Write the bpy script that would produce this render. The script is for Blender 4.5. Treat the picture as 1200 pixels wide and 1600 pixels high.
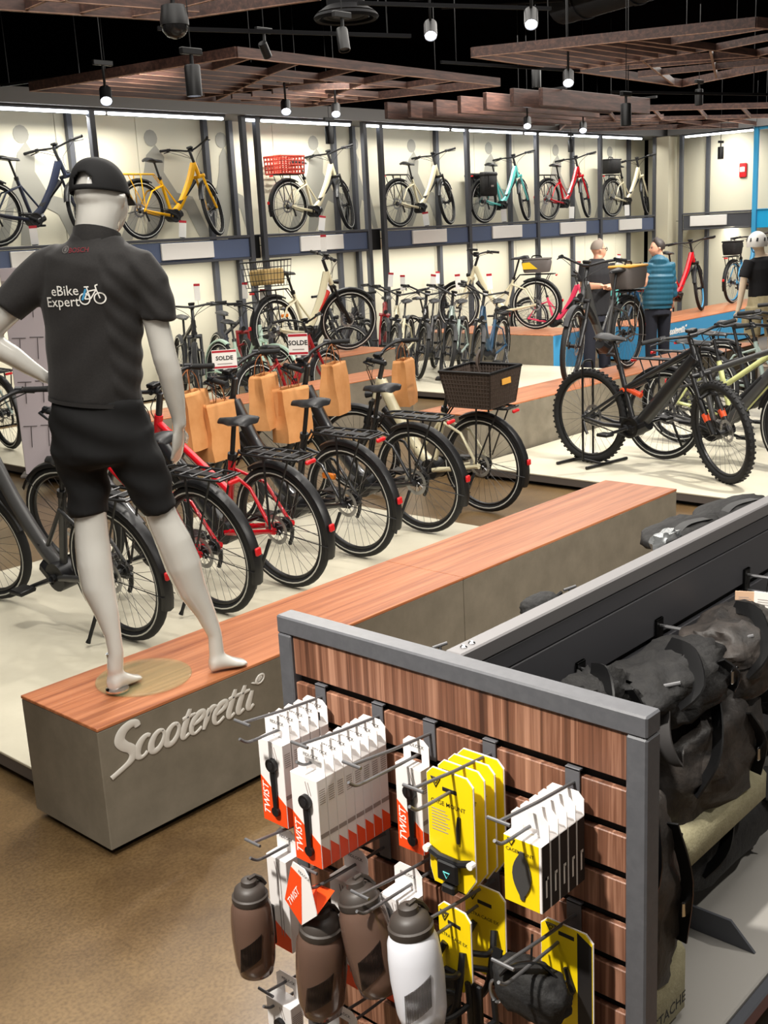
import bpy, bmesh, math, random
from math import sin, cos, pi, radians, sqrt, atan2, degrees, hypot
from mathutils import Vector, Matrix
from mathutils.bvhtree import BVHTree

S = bpy.context.scene
COL = S.collection
for o in list(bpy.data.objects):
    bpy.data.objects.remove(o)
random.seed(7)
V = Vector

# ------------------------------------------------------------------ camera
CAM_H, FPX = 1.95, 1739.1
def _cam_axes(p, y, r):
    f = V((sin(y)*cos(p), cos(y)*cos(p), -sin(p))); rt = V((cos(y), -sin(y), 0)); up = rt.cross(f)
    return cos(r)*rt + sin(r)*up, -sin(r)*rt + cos(r)*up, f
C_R, C_U, C_F = _cam_axes(radians(14.1504), radians(47.2316), radians(-2.98))
cam = bpy.data.cameras.new('camera'); co = bpy.data.objects.new('camera', cam); COL.objects.link(co)
cam.sensor_fit = 'VERTICAL'; cam.sensor_height = 24.0; cam.sensor_width = 18.0
cam.lens = 24.0*FPX/1600.0; cam.clip_start = 0.05; cam.clip_end = 200
mm = Matrix((C_R, C_U, -C_F)).transposed().to_4x4(); mm.translation = (0, 0, CAM_H)
co.matrix_world = mm
S.camera = co

# ------------------------------------------------------------------ world, exposure, large lights
S.view_settings.view_transform = 'Standard'; S.view_settings.look = 'None'
S.view_settings.exposure = 0.38; S.view_settings.gamma = 1.0
S.view_settings.use_curve_mapping = False
W = bpy.data.worlds.new('world'); S.world = W; W.use_nodes = True
W.node_tree.nodes['Background'].inputs[0].default_value = (1.0, 0.93, 0.83, 1)
W.node_tree.nodes['Background'].inputs[1].default_value = 0.22

def area(name, loc, sx, sy, power, color=(1, .95, .88), direction=(0, 0, -1), spread=180):
    l = bpy.data.lights.new(name, 'AREA'); l.shape = 'RECTANGLE'; l.size = sx; l.size_y = sy
    l.energy = power; l.color = color; l.spread = radians(spread)
    o = bpy.data.objects.new(name, l); COL.objects.link(o); o.location = loc
    o.rotation_euler = V(direction).to_track_quat('-Z', 'Y').to_euler()
    return o
def spot(name, loc, target, power, angle=60, blend=.6, radius=.05, color=(1, .95, .87)):
    l = bpy.data.lights.new(name, 'SPOT'); l.energy = power; l.spot_size = radians(angle); l.spot_blend = blend
    l.shadow_soft_size = radius; l.color = color
    o = bpy.data.objects.new(name, l); COL.objects.link(o); o.location = loc
    o.rotation_euler = (V(target)-V(loc)).to_track_quat('-Z', 'Y').to_euler()
    return o
# broad fill areas added at ceiling height, standing in for the hall's many lamps
area('hall_fill_light', (1.2, 1.4, 4.2), 4, 3, 130)
area('hall_fill_light', (5.5, 5.2, 4.2), 6, 4, 230)
area('hall_fill_light', (12.0, 7.2, 4.2), 7, 4, 300)
area('hall_fill_light', (18.0, 7.2, 4.2), 5, 4, 200)
# track spots above the displays, plus spots added out of view to brighten the front
for p, t, e in (((2.2, 4.0, 4.0), (3.3, 4.9, .1), 110), ((4.2, 3.8, 4.0), (4.6, 5.2, .1), 100), ((5.9, 2.0, 4.0), (5.0, 3.1, .4), 30),
                ((4.8, -1.2, 3.4), (5.4, 2.9, .2), 520), ((1.4, 1.0, 4.0), (2.9, 3.2, .4), 60), ((7.2, 2.0, 4.0), (7.9, 4.2, .1), 400),
                ((8.6, 3.4, 3.2), (8.9, 5.4, .3), 240), ((6.5, 5.6, 3.3), (6.8, 8.6, .3), 260), ((10.0, 5.6, 3.2), (11.3, 8.2, .2), 330),
                ((13.0, 5.6, 3.2), (13.6, 8.4, .6), 340), ((16.0, 5.0, 3.3), (16.6, 7.9, .6), 340), ((-.5, 1.3, 3.7), (1.28, 1.12, .95), 420),
                ((3.4, -.8, 3.9), (2.0, 1.0, .9), 115), ((4.6, 4.9, 4.1), (1.2, 2.3, 0), 150), ((.2, 2.6, 4.1), (1.9, 3.3, 1.3), 40)):
    spot('track_and_fill_spot', p, t, e*1.5, 62, .8, .07)
for x in (7.0, 9.5, 12.0, 14.6, 17.2, 19.6):
    spot('wall_spot_light', (x-.6, 8.2, 3.9), (x+.3, 11.3, 1.0), 160 if x < 13 else 62, 66, .9, .06)
# fill areas added under the bike wall shelves to brighten the lower wall
for x, w in ((7.5, 4.4), (11.0, 1.9), (14.3, 3.7), (18.2, 3.8)):
    area('under_shelf_fill', (x, 11.30, 1.67), w, .05, 7*w, (1, .97, .9), (0, .25, -1), 165)
area('under_shelf_fill', (20.55, 9.9, 1.66), .05, 1.3, 10, (1, .97, .9), (.25, 0, -1), 165)

# ------------------------------------------------------------------ pixel rays (used to measure positions)
def ray(px, py):
    return C_R*((px-600)/FPX) - C_U*((py-800)/FPX) + C_F
EYE = V((0, 0, CAM_H))
def onz(px, py, z):
    d = ray(px, py); return EYE + d*((z-CAM_H)/d.z)
def ony(px, py, y):
    d = ray(px, py); return EYE + d*(y/d.y)
def onx(px, py, x):
    d = ray(px, py); return EYE + d*(x/d.x)
def onplane(px, py, p, n):
    d = ray(px, py); return EYE + d*((V(p)-EYE).dot(n)/d.dot(n))
def ppm(p):
    return FPX/((V(p)-EYE).dot(C_F))

# ------------------------------------------------------------------ mesh builder
def frames(pts, closed=False):
    n = len(pts); T = []
    for i in range(n):
        a = pts[(i-1) % n] if (closed or i > 0) else pts[i]
        b = pts[(i+1) % n] if (closed or i < n-1) else pts[i]
        t = (b-a); T.append(t.normalized() if t.length > 1e-9 else V((0, 0, 1)))
    u = V((0, 0, 1)) if abs(T[0].z) < .9 else V((1, 0, 0))
    u = (u - T[0]*u.dot(T[0])).normalized(); out = []
    for t in T:
        u = u - t*u.dot(t)
        u = u.normalized() if u.length > 1e-6 else t.orthogonal().normalized()
        out.append((t, u, t.cross(u)))
    return out
def spline(pts, k=6):
    pts = [V(p) for p in pts]; out = []
    for i in range(len(pts)-1):
        p0 = pts[max(i-1, 0)]; p1 = pts[i]; p2 = pts[i+1]; p3 = pts[min(i+2, len(pts)-1)]
        for j in range(k):
            t = j/k
            out.append(.5*((2*p1)+(p2-p0)*t+(2*p0-5*p1+4*p2-p3)*t*t+(3*p1-p0-3*p2+p3)*t**3))
    out.append(pts[-1]); return out
class MB:
    def __init__(s): s.v = []; s.f = []; s.mi = []; s.cur = 0
    def add(s, vs, fs, M=None):
        b = len(s.v)
        s.v += [(M @ V(v)) if M is not None else V(v) for v in vs]
        s.f += [tuple(i+b for i in f) for f in fs]; s.mi += [s.cur]*len(fs)
        return s
    def box(s, a, b, M=None):
        x0, y0, z0 = a; x1, y1, z1 = b
        return s.add([(x0,y0,z0),(x1,y0,z0),(x1,y1,z0),(x0,y1,z0),(x0,y0,z1),(x1,y0,z1),(x1,y1,z1),(x0,y1,z1)],
              [(0,3,2,1),(4,5,6,7),(0,1,5,4),(1,2,6,5),(2,3,7,6),(3,0,4,7)], M)
    def rbox(s, a, b, r=.004, M=None):
        a = V(a); b = V(b); r = min(r, min(b-a)*.45); vs = []; idx = {}
        for sx in (0, 1):
            for sy in (0, 1):
                for sz in (0, 1):
                    c = V((b.x if sx else a.x, b.y if sy else a.y, b.z if sz else a.z))
                    for ax in range(3):
                        p = c.copy()
                        for o_ in range(3):
                            if o_ != ax: p[o_] += (-r if (sx, sy, sz)[o_] else r)
                        idx[(sx, sy, sz, ax)] = len(vs); vs.append(p)
        fs = []
        for ax in range(3):
            o1, o2 = [(1, 2), (2, 0), (0, 1)][ax]
            for sd in (0, 1):
                q = []
                for (p1, p2) in ((0, 0), (1, 0), (1, 1), (0, 1)):
                    k = [0, 0, 0]; k[ax] = sd; k[o1] = p1; k[o2] = p2; q.append(idx[(*k, ax)])
                fs.append(tuple(q) if sd else tuple(reversed(q)))
            for p1 in (0, 1):
                for p2 in (0, 1):
                    k0 = [0, 0, 0]; k0[o1] = p1; k0[o2] = p2; k1 = list(k0); k1[ax] = 1
                    q = (idx[(*k0, o1)], idx[(*k1, o1)], idx[(*k1, o2)], idx[(*k0, o2)])
                    fs.append(q if (p1 == p2) else tuple(reversed(q)))
        for k in [(x, y, z) for x in (0, 1) for y in (0, 1) for z in (0, 1)]:
            q = (idx[(*k, 0)], idx[(*k, 1)], idx[(*k, 2)])
            fs.append(q if sum(k) % 2 else tuple(reversed(q)))
        return s.add(vs, fs, M)
    def tube(s, pts, r, n=8, closed=False, ry=None, M=None, caps=True, rot=0):
        pts = [V(p) for p in pts]; m = len(pts); fr = frames(pts, closed)
        rr = r if isinstance(r, (list, tuple)) else [r]*m
        r2 = rr if ry is None else (ry if isinstance(ry, (list, tuple)) else [ry]*m)
        vs = []; fs = []
        for i, (t, u, w) in enumerate(fr):
            for k in range(n):
                a = 2*pi*k/n + rot
                vs.append(pts[i] + u*(cos(a)*r2[i]) + w*(sin(a)*rr[i]))
        for i in range(m if closed else m-1):
            j = (i+1) % m
            for k in range(n):
                l = (k+1) % n
                fs.append((i*n+k, i*n+l, j*n+l, j*n+k))
        if caps and not closed:
            fs.append(tuple(reversed(range(n)))); fs.append(tuple(range((m-1)*n, m*n)))
        return s.add(vs, fs, M)
    def cyl(s, p0, p1, r0, r1=None, n=12, M=None):
        return s.tube([p0, p1], [r0, r0 if r1 is None else r1], n, M=M)
    def lathe(s, prof, n=24, M=None):
        vs = []; fs = []
        for r, z in prof:
            for k in range(n):
                a = 2*pi*k/n; vs.append((r*cos(a), r*sin(a), z))
        for i in range(len(prof)-1):
            for k in range(n):
                l = (k+1) % n; fs.append((i*n+k, i*n+l, (i+1)*n+l, (i+1)*n+k))
        fs.append(tuple(reversed(range(n)))); fs.append(tuple(range((len(prof)-1)*n, len(prof)*n)))
        return s.add(vs, fs, M)
    def ring(s, c, R, r, nu=36, nv=6, M=None, ry=None, a0=0, a1=2*pi):
        # torus whose axis is local Y (a wheel in the XZ plane)
        full = abs(a1-a0-2*pi) < 1e-6; ry = r if ry is None else ry; vs = []; fs = []
        m = nu if full else nu+1
        for i in range(m):
            a = a0+(a1-a0)*i/nu
            for k in range(nv):
                b = 2*pi*k/nv
                q = R+r*cos(b); vs.append((c[0]+q*cos(a), c[1]+ry*sin(b), c[2]+q*sin(a)))
        for i in range(nu if full else m-1):
            j = (i+1) % m
            for k in range(nv):
                l = (k+1) % nv; fs.append((i*nv+k, j*nv+k, j*nv+l, i*nv+l))
        return s.add(vs, fs, M)
    def loft(s, rings, M=None, caps=True):
        n = len(rings[0]); vs = [p for r in rings for p in r]; fs = []
        for i in range(len(rings)-1):
            for k in range(n):
                l = (k+1) % n; fs.append((i*n+k, i*n+l, (i+1)*n+l, (i+1)*n+k))
        if caps: fs.append(tuple(reversed(range(n)))); fs.append(tuple(range((len(rings)-1)*n, len(rings)*n)))
        return s.add(vs, fs, M)
    def poly(s, pts, t, M=None):
        # prism: 2-D outline (x,y) extruded from z=0 to z=t
        n = len(pts); vs = [(p[0], p[1], 0) for p in pts]+[(p[0], p[1], t) for p in pts]
        fs = [tuple(reversed(range(n))), tuple(range(n, 2*n))]+[(i, (i+1) % n, n+(i+1) % n, n+i) for i in range(n)]
        return s.add(vs, fs, M)
    def mesh(s, name, smooth=35):
        me = bpy.data.meshes.new(name); me.from_pydata([tuple(v) for v in s.v], [], s.f)
        me.validate(); me.update()
        bm = bmesh.new(); bm.from_mesh(me); bmesh.ops.recalc_face_normals(bm, faces=bm.faces); bm.to_mesh(me); bm.free()
        if smooth:
            me.polygons.foreach_set('use_smooth', [True]*len(me.polygons)); me.set_sharp_from_angle(angle=radians(smooth))
        return me
    def build(s, name, m=None, parent=None, smooth=35):
        me = s.mesh(name, smooth)
        if len(s.mi) == len(me.polygons) and max(s.mi or [0]) > 0: me.polygons.foreach_set('material_index', s.mi)
        return link(name, me, m, parent)
def link(name, me, m=None, parent=None, M=None):
    o = bpy.data.objects.new(name, me); COL.objects.link(o)
    if m is not None and me is not None:
        ms = m if isinstance(m, (list, tuple)) else [m]
        if len(me.materials) == 0:
            for q in ms: me.materials.append(q)
    if parent is not None: o.parent = parent
    if M is not None: o.matrix_local = M
    return o
def tag(o, label, cat, group=None, kind=None):
    if label: o['label'] = label
    if cat: o['category'] = cat
    if group: o['group'] = group
    if kind: o['kind'] = kind
    return o
def thing(name, label, cat, loc=(0, 0, 0), group=None, M=None):
    o = bpy.data.objects.new(name, None); COL.objects.link(o); o.empty_display_size = .1
    if M is not None: o.matrix_world = M
    else: o.location = loc
    return tag(o, label, cat, group)
def struct(o):
    o['kind'] = 'structure'; return o
def T3(x, y, z): return Matrix.Translation((x, y, z))
def RZ(d): return Matrix.Rotation(radians(d), 4, 'Z')
def RX(d): return Matrix.Rotation(radians(d), 4, 'X')
def RY(d): return Matrix.Rotation(radians(d), 4, 'Y')
def basis(x, y, z, o=(0, 0, 0)):
    m = Matrix((x, y, z)).transposed().to_4x4(); m.translation = o; return m
def copy_tree(o, parent=None, label=None):
    c = o.copy(); COL.objects.link(c)
    if parent is not None:
        c.parent = parent; c.matrix_parent_inverse = o.matrix_parent_inverse.copy()
    for ch in KIDS.get(o, list(o.children)): copy_tree(ch, c)
    if label: c['label'] = label
    return c
KIDS = {}

# ------------------------------------------------------------------ materials
def lin(c):
    return tuple((x/255/12.92 if x/255 <= .04045 else ((x/255+.055)/1.055)**2.4) for x in c)+(1,)
MATS = {}
def mat(name, rgb, rough=.5, metal=0, noise=None, bump=None, coat=0, trans=0, emit=0, spec=.5, alpha=1, ior=1.45, sheen=0):
    if name in MATS: return MATS[name]
    m = bpy.data.materials.new(name); m.use_nodes = True; nt = m.node_tree; b = nt.nodes['Principled BSDF']; L = nt.links.new
    b.inputs['Base Color'].default_value = lin(rgb); b.inputs['Roughness'].default_value = rough
    b.inputs['Metallic'].default_value = metal; b.inputs['Specular IOR Level'].default_value = spec; b.inputs['IOR'].default_value = ior
    b.inputs['Coat Weight'].default_value = coat; b.inputs['Transmission Weight'].default_value = trans
    b.inputs['Alpha'].default_value = alpha; b.inputs['Sheen Weight'].default_value = sheen
    if emit:
        b.inputs['Emission Color'].default_value = lin(rgb); b.inputs['Emission Strength'].default_value = emit
    if noise or bump: tc = nt.nodes.new('ShaderNodeTexCoord')
    if noise:
        sc, rgb2, det = noise[0], noise[1], (noise[2] if len(noise) > 2 else 5)
        n = nt.nodes.new('ShaderNodeTexNoise'); n.inputs['Scale'].default_value = sc; n.inputs['Detail'].default_value = det
        n.inputs['Roughness'].default_value = .65
        r = nt.nodes.new('ShaderNodeValToRGB'); r.color_ramp.elements[0].position = .36; r.color_ramp.elements[1].position = .66
        r.color_ramp.elements[0].color = lin(rgb); r.color_ramp.elements[1].color = lin(rgb2)
        L(tc.outputs['Object'], n.inputs['Vector']); L(n.outputs['Fac'], r.inputs['Fac']); L(r.outputs['Color'], b.inputs['Base Color'])
    if bump:
        n = nt.nodes.new('ShaderNodeTexNoise'); n.inputs['Scale'].default_value = bump[0]; n.inputs['Detail'].default_value = 6
        bn = nt.nodes.new('ShaderNodeBump'); bn.inputs['Strength'].default_value = bump[1]; bn.inputs['Distance'].default_value = .01
        L(tc.outputs['Object'], n.inputs['Vector']); L(n.outputs['Fac'], bn.inputs['Height']); L(bn.outputs['Normal'], b.inputs['Normal'])
    MATS[name] = m; return m
def wood(name, c1, c2, c3, scale=(1.2, 40, 40), rough=.4, spec=.4):
    m = bpy.data.materials.new(name); m.use_nodes = True; nt = m.node_tree; b = nt.nodes['Principled BSDF']; L = nt.links.new
    tc = nt.nodes.new('ShaderNodeTexCoord'); mp = nt.nodes.new('ShaderNodeMapping'); mp.inputs['Scale'].default_value = scale
    n = nt.nodes.new('ShaderNodeTexNoise'); n.inputs['Scale'].default_value = 1; n.inputs['Detail'].default_value = 7; n.inputs['Roughness'].default_value = .62
    n.inputs['Distortion'].default_value = .5
    r = nt.nodes.new('ShaderNodeValToRGB'); e = r.color_ramp.elements
    e[0].position = .3; e[0].color = lin(c1); e[1].position = .72; e[1].color = lin(c3); q = e.new(.5); q.color = lin(c2)
    L(tc.outputs['Object'], mp.inputs['Vector']); L(mp.outputs['Vector'], n.inputs['Vector']); L(n.outputs['Fac'], r.inputs['Fac'])
    L(r.outputs['Color'], b.inputs['Base Color']); b.inputs['Roughness'].default_value = rough; b.inputs['Specular IOR Level'].default_value = spec
    bn = nt.nodes.new('ShaderNodeBump'); bn.inputs['Strength'].default_value = .12; bn.inputs['Distance'].default_value = .004
    L(n.outputs['Fac'], bn.inputs['Height']); L(bn.outputs['Normal'], b.inputs['Normal'])
    MATS[name] = m; return m
M_ = dict(
 black=mat('black_plastic', (20, 20, 22), .42), rubber=mat('tyre_rubber', (24, 24, 25), .75), dark=mat('dark_paint', (30, 31, 34), .32, coat=.3),
 steel=mat('spoke_steel', (120, 120, 120), .35, .8), alu=mat('aluminium', (170, 170, 172), .35, .9), chrome=mat('chrome', (220, 220, 222), .12, 1),
 rim=mat('rim_black', (34, 34, 36), .35, .3), stripe=mat('reflective_stripe', (196, 196, 190), .5), saddle=mat('saddle_vinyl', (28, 28, 30), .42),
 red=mat('red_paint', (196, 14, 30), .25, coat=.5), redlight=mat('red_reflector', (200, 24, 30), .3), amber=mat('amber_reflector', (235, 130, 20), .35),
 white=mat('white_plastic', (232, 230, 226), .4), paper=mat('white_card', (228, 224, 218), .6), grey=mat('grey_powder_coat', (88, 88, 92), .5),
 frame=mat('gondola_frame_grey', (78, 79, 83), .45, noise=(60, (84, 85, 89), 3)), postm=mat('post_grey', (72, 74, 80), .45),
 fascia=mat('shelf_fascia_slate', (84, 96, 124), .45), cream=mat('cream_paint', (216, 208, 176), .3, coat=.4), yellow=mat('yellow_paint', (240, 178, 14), .28, coat=.5),
 turq=mat('turquoise_paint', (96, 196, 192), .3, coat=.4), blue=mat('blue_paint', (28, 66, 96), .3, coat=.4), sky=mat('sky_blue_paint', (70, 150, 196), .35),
 pale=mat('pale_green_paint', (198, 202, 140), .35), gteal=mat('grey_green_paint', (150, 166, 160), .35), anthra=mat('anthracite_paint', (62, 62, 62), .38, coat=.2),
 pink=mat('pink_paint', (226, 60, 96), .35), navy=mat('navy_paint', (38, 44, 62), .3, coat=.4), mint=mat('mint_paint', (180, 206, 188), .35),
 darkred=mat('dark_red_paint', (140, 26, 30), .3, coat=.4), orange=mat('fork_orange', (226, 82, 40), .4),
 wall=mat('wall_panel_beige', (206, 201, 180), .6), pillar=mat('pillar_beige', (196, 190, 168), .6), bulk=mat('bulkhead_grey', (120, 120, 120), .7),
 ceil=mat('ceiling_black', (5, 5, 7), .9, spec=0), duct=mat('duct_black', (12, 12, 14), .7, spec=.15), lamp=mat('lamp_black', (12, 12, 13), .4),
 led=mat('led_strip', (245, 250, 255), .5, emit=9), glow=mat('lamp_lens', (235, 240, 255), .5, emit=14),
 plat=mat('platform_top_concrete', (192, 186, 166), .42, noise=(1.6, (206, 200, 180), 6), bump=(30, .03)),
 edge=mat('platform_edge_grey', (92, 86, 82), .5), gap=mat('toe_kick_black', (10, 10, 10), .8),
 conc=mat('plinth_concrete', (108, 101, 88), .55, noise=(7, (122, 114, 100), 8), bump=(40, .05)),
 blueplinth=mat('plinth_blue', (60, 138, 184), .5), bluepost=mat('blue_frame', (60, 160, 210), .45),
 walnut=wood('walnut_slat', (66, 42, 32), (116, 78, 60), (176, 132, 108), (75, 75, 1.3)),
 oak=wood('plinth_top_wood', (136, 75, 47), (172, 106, 68), (198, 132, 92), (1.1, 34, 34), .35, .45),
 raft=wood('raft_walnut', (38, 25, 21), (60, 40, 34), (88, 60, 50), (3, 30, 30), .5),
 slatgrey=mat('slatwall_grey', (74, 74, 78), .5), bag=mat('bag_black_canvas', (16, 15, 16), .75, noise=(40, (28, 27, 26), 4), bump=(90, .3)),
 bagbrown=mat('bag_waxed_brown', (26, 24, 23), .55, noise=(16, (60, 54, 50), 9), bump=(60, .25)), bagbeige=mat('bag_base_olive', (138, 132, 104), .8, noise=(60, (150, 144, 116), 3), bump=(200, .2)),
 kraft=mat('kraft_paper', (186, 126, 72), .75, noise=(6, (202, 144, 90), 4)), kraftd=mat('kraft_inside', (140, 84, 44), .8),
 mann=mat('gloss_white_shell', (208, 206, 199), .12, coat=1.0), shirt=mat('charcoal_jersey', (28, 26, 26), .8, noise=(160, (34, 32, 31), 2), bump=(24, .12), sheen=.1),
 shorts=mat('black_cloth', (14, 14, 15), .9), capm=mat('cap_black', (18, 18, 19), .85), glass=mat('base_glass', (168, 184, 140), .02, alpha=.2, spec=1.0),
 orangep=mat('pack_orange', (232, 72, 20), .5), yellowp=mat('pack_yellow', (236, 204, 10), .5), packw=mat('pack_white', (230, 226, 224), .5), ink=mat('print_black', (26, 24, 24), .6), inkg=mat('print_grey', (150, 140, 136), .6),
 inkw=mat('print_white', (240, 238, 232), .6), inkr=mat('print_red', (170, 30, 44), .6), wire=mat('hook_wire', (112, 112, 114), .38, .6),
 smoke=mat('bottle_smoke', (112, 88, 76), .16, trans=.38, ior=1.25, coat=.3), clear=mat('bottle_clear', (236, 238, 246), .3, trans=.28, ior=1.15, coat=.3), capb=mat('bottle_cap_brown', (56, 50, 46), .5),
 skin=mat('skin', (206, 150, 124), .55), skin2=mat('mannequin_skin', (228, 206, 180), .4), hair=mat('hair_dark', (36, 28, 25), .6), hairg=mat('hair_grey', (120, 108, 98), .7),
 tshirt=mat('black_shirt', (22, 22, 26), .85), jeans=mat('dark_trousers', (24, 26, 38), .85), puffer=mat('teal_puffer', (26, 76, 96), .5), khaki=mat('khaki_cloth', (176, 164, 128), .8, noise=(9, (196, 184, 150), 3)),
 wicker=mat('wicker_dark', (62, 50, 42), .7), wickerl=mat('wicker_pale', (200, 170, 110), .7), crate=mat('red_crate', (172, 56, 40), .5), bagy=mat('bag_yellow', (226, 186, 30), .6), bagg=mat('bag_grey', (92, 86, 84), .7),
 teal=mat('teal_tag', (14, 92, 112), .6), silver=mat('silver_film', (190, 194, 196), .25, .9), board=mat('display_board', (186, 176, 180), .6), tan=mat('tan_card', (206, 170, 140), .6), bagtop=mat('bag_orange_top', (226, 166, 70), .6),
)
def floor_mat():
    m = bpy.data.materials.new('polished_concrete'); m.use_nodes = True; nt = m.node_tree; b = nt.nodes['Principled BSDF']; L = nt.links.new
    tc = nt.nodes.new('ShaderNodeTexCoord')
    n1 = nt.nodes.new('ShaderNodeTexNoise'); n1.inputs['Scale'].default_value = 1.3; n1.inputs['Detail'].default_value = 9; n1.inputs['Roughness'].default_value = .7
    r1 = nt.nodes.new('ShaderNodeValToRGB'); e = r1.color_ramp.elements
    e[0].position = .35; e[0].color = lin((88, 68, 44)); e[1].position = .7; e[1].color = lin((130, 106, 72))
    n2 = nt.nodes.new('ShaderNodeTexVoronoi'); n2.inputs['Scale'].default_value = 130
    n3 = nt.nodes.new('ShaderNodeTexNoise'); n3.inputs['Scale'].default_value = 90; n3.inputs['Detail'].default_value = 4
    mx = nt.nodes.new('ShaderNodeMix'); mx.data_type = 'RGBA'; mx.blend_type = 'MULTIPLY'; mx.inputs[0].default_value = .55
    r3 = nt.nodes.new('ShaderNodeValToRGB'); r3.color_ramp.elements[0].position = .35; r3.color_ramp.elements[0].color = (.45, .42, .38, 1); r3.color_ramp.elements[1].position = .6
    L(tc.outputs['Object'], n1.inputs['Vector']); L(tc.outputs['Object'], n3.inputs['Vector'])
    L(n1.outputs['Fac'], r1.inputs['Fac']); L(n3.outputs['Fac'], r3.inputs['Fac'])
    L(r1.outputs['Color'], mx.inputs[6]); L(r3.outputs['Color'], mx.inputs[7]); L(mx.outputs[2], b.inputs['Base Color'])
    b.inputs['Roughness'].default_value = .28; b.inputs['Specular IOR Level'].default_value = .5
    bn = nt.nodes.new('ShaderNodeBump'); bn.inputs['Strength'].default_value = .06; bn.inputs['Distance'].default_value = .01
    L(n1.outputs['Fac'], bn.inputs['Height']); L(bn.outputs['Normal'], b.inputs['Normal'])
    return m
M_['floor'] = floor_mat()

# ------------------------------------------------------------------ lettering
TXT = {}
def text_geo(s, size=1.0, extrude=.02, shear=0, bold=0, spacing=1):
    k = (s, extrude, shear, bold, spacing)
    if k not in TXT:
        c = bpy.data.curves.new('t', 'FONT'); c.body = s; c.size = 1; c.extrude = extrude; c.shear = shear; c.offset = bold
        c.space_character = spacing; c.align_x = 'CENTER'; c.align_y = 'CENTER'; c.resolution_u = 2
        o = bpy.data.objects.new('t', c); COL.objects.link(o); bpy.context.view_layer.update()
        me = bpy.data.meshes.new_from_object(o.evaluated_get(bpy.context.evaluated_depsgraph_get()))
        TXT[k] = ([v.co.copy() for v in me.vertices], [tuple(p.vertices) for p in me.polygons])
        bpy.data.objects.remove(o); bpy.data.curves.remove(c); bpy.data.meshes.remove(me)
    v, f = TXT[k]
    return [q*size for q in v], f

# ================================================================== THE ROOM
def sbox(name, a, b, m, parent=None, r=None):
    q = MB(); (q.rbox(a, b, r) if r else q.box(a, b)); o = q.build(name, m, parent, smooth=0)
    return o
fl = struct(sbox('floor', (-6, -5, -.1), (22, 13, 0), M_['floor']))
cl = struct(sbox('ceiling', (-6, -5, 4.6), (22, 13, 4.7), M_['ceil']))
YF, YB, XR = 11.14, 11.72, 21.0
wb = struct(sbox('wall_back', (-6, YB+.02, 0), (22, YB+.2, 4.6), M_['ceil']))
def panel_row(parent, along, lo, hi, n, c, zs):
    for z0, z1 in zs:
        for i in range(n):
            a = lo+(hi-lo)*i/n+.004; b = lo+(hi-lo)*(i+1)/n-.004
            if along == 'x': sbox('panel', (a, c, z0), (b, c+.018, z1), M_['wall'], parent, .002)
            else: sbox('panel', (c, a, z0), (c+.018, b, z1), M_['wall'], parent, .002)
panel_row(wb, 'x', 3.0, 20.9, 16, YB, ((0.02, 1.84), (1.85, 3.6)))
wr = struct(sbox('wall_right', (XR+.02, -5, 0), (XR+.2, 13, 4.6), M_['ceil']))
panel_row(wr, 'y', 5.0, 11.7, 5, XR, ((0.02, 1.84), (1.85, 3.6)))
bh = struct(sbox('trim_1', (3, YF-.12, 3.44), (20.9, YB, 3.60), M_['bulk']))
bh2 = struct(sbox('trim_2', (20.3, 5.0, 3.44), (20.98, 10.9, 3.60), M_['bulk']))
pl = thing('structural_pillar', 'square beige pillar in the far corner between the two bike walls', 'pillar', (20.42, 11.0, 0))
q = MB(); q.rbox((-.16, -.16, .0), (.16, .16, 3.43), .01); q.build('shaft', M_['pillar'], pl, 0)
q = MB(); q.rbox((-.19, -.19, 0), (.19, .19, .1), .008); q.build('foot', M_['postm'], pl, 0)

# ---- bays of the bike wall: posts, deck, fascia, sign, light strip
def bay(name, label, xs, signs, back_px, tubes):
    t = thing(name, label, 'display shelf', (xs[0], YF, 0))
    X0 = xs[0]
    def P(nm, a, b, m, r=.004):
        q_ = MB(); q_.rbox((a[0]-X0, a[1]-YF, a[2]), (b[0]-X0, b[1]-YF, b[2]), r); return q_.build(nm, m, t, 0)
    for x in xs: P('post', (x-.035, YF-.03, 0), (x+.035, YF+.04, 3.44), M_['postm'])
    for px in back_px:
        x = ony(px, 280, YB-.06).x
        P('back_post', (x-.035, YB-.07, 0), (x+.035, YB-.004, 3.44), M_['postm'])
    P('deck', (xs[0]-.03, YF-.02, 1.955), (xs[-1]+.03, YB-.08, 1.99), M_['postm'])
    for a, b in zip(xs[:-1], xs[1:]):
        P('fascia', (a+.036, YF+.004, 1.715), (b-.036, YF+.03, 1.95), M_['fascia'])
        P('lower_rail', (a+.036, YF-.02, 1.685), (b-.036, YF+.03, 1.714), M_['postm'])
    for (a, b) in signs:
        x0 = ony(a, 365, YF).x; x1 = ony(b, 365, YF).x
        P('sign_panel', (x0, YF-.03, 1.74), (x1, YF-.002, 1.935), M_['white'], .003)
    for (a, b) in tubes:
        x0 = ony(a, 190, YF).x; x1 = ony(b, 190, YF).x
        P('light_strip', (x0, YF-.02, 3.375), (x1, YF+.015, 3.405), M_['led'], .006)
        P('strip_channel', (x0-.02, YF-.035, 3.406), (x1+.02, YF+.03, 3.438), M_['postm'])
    return t
bay('bike_wall_bay', 'left section of the grey bike wall with the yellow bike on its shelf', (5.2, 7.58, 9.80), ((10, 70), (248, 330)), (118, 327, 366), ((-60, 138), (142, 165), (170, 348)))
bay('bike_wall_bay', 'middle section of the bike wall holding the bike with a red crate', (10.03, 12.03), ((467, 534),), (526, 556), ((383, 402), (408, 546)))
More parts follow.
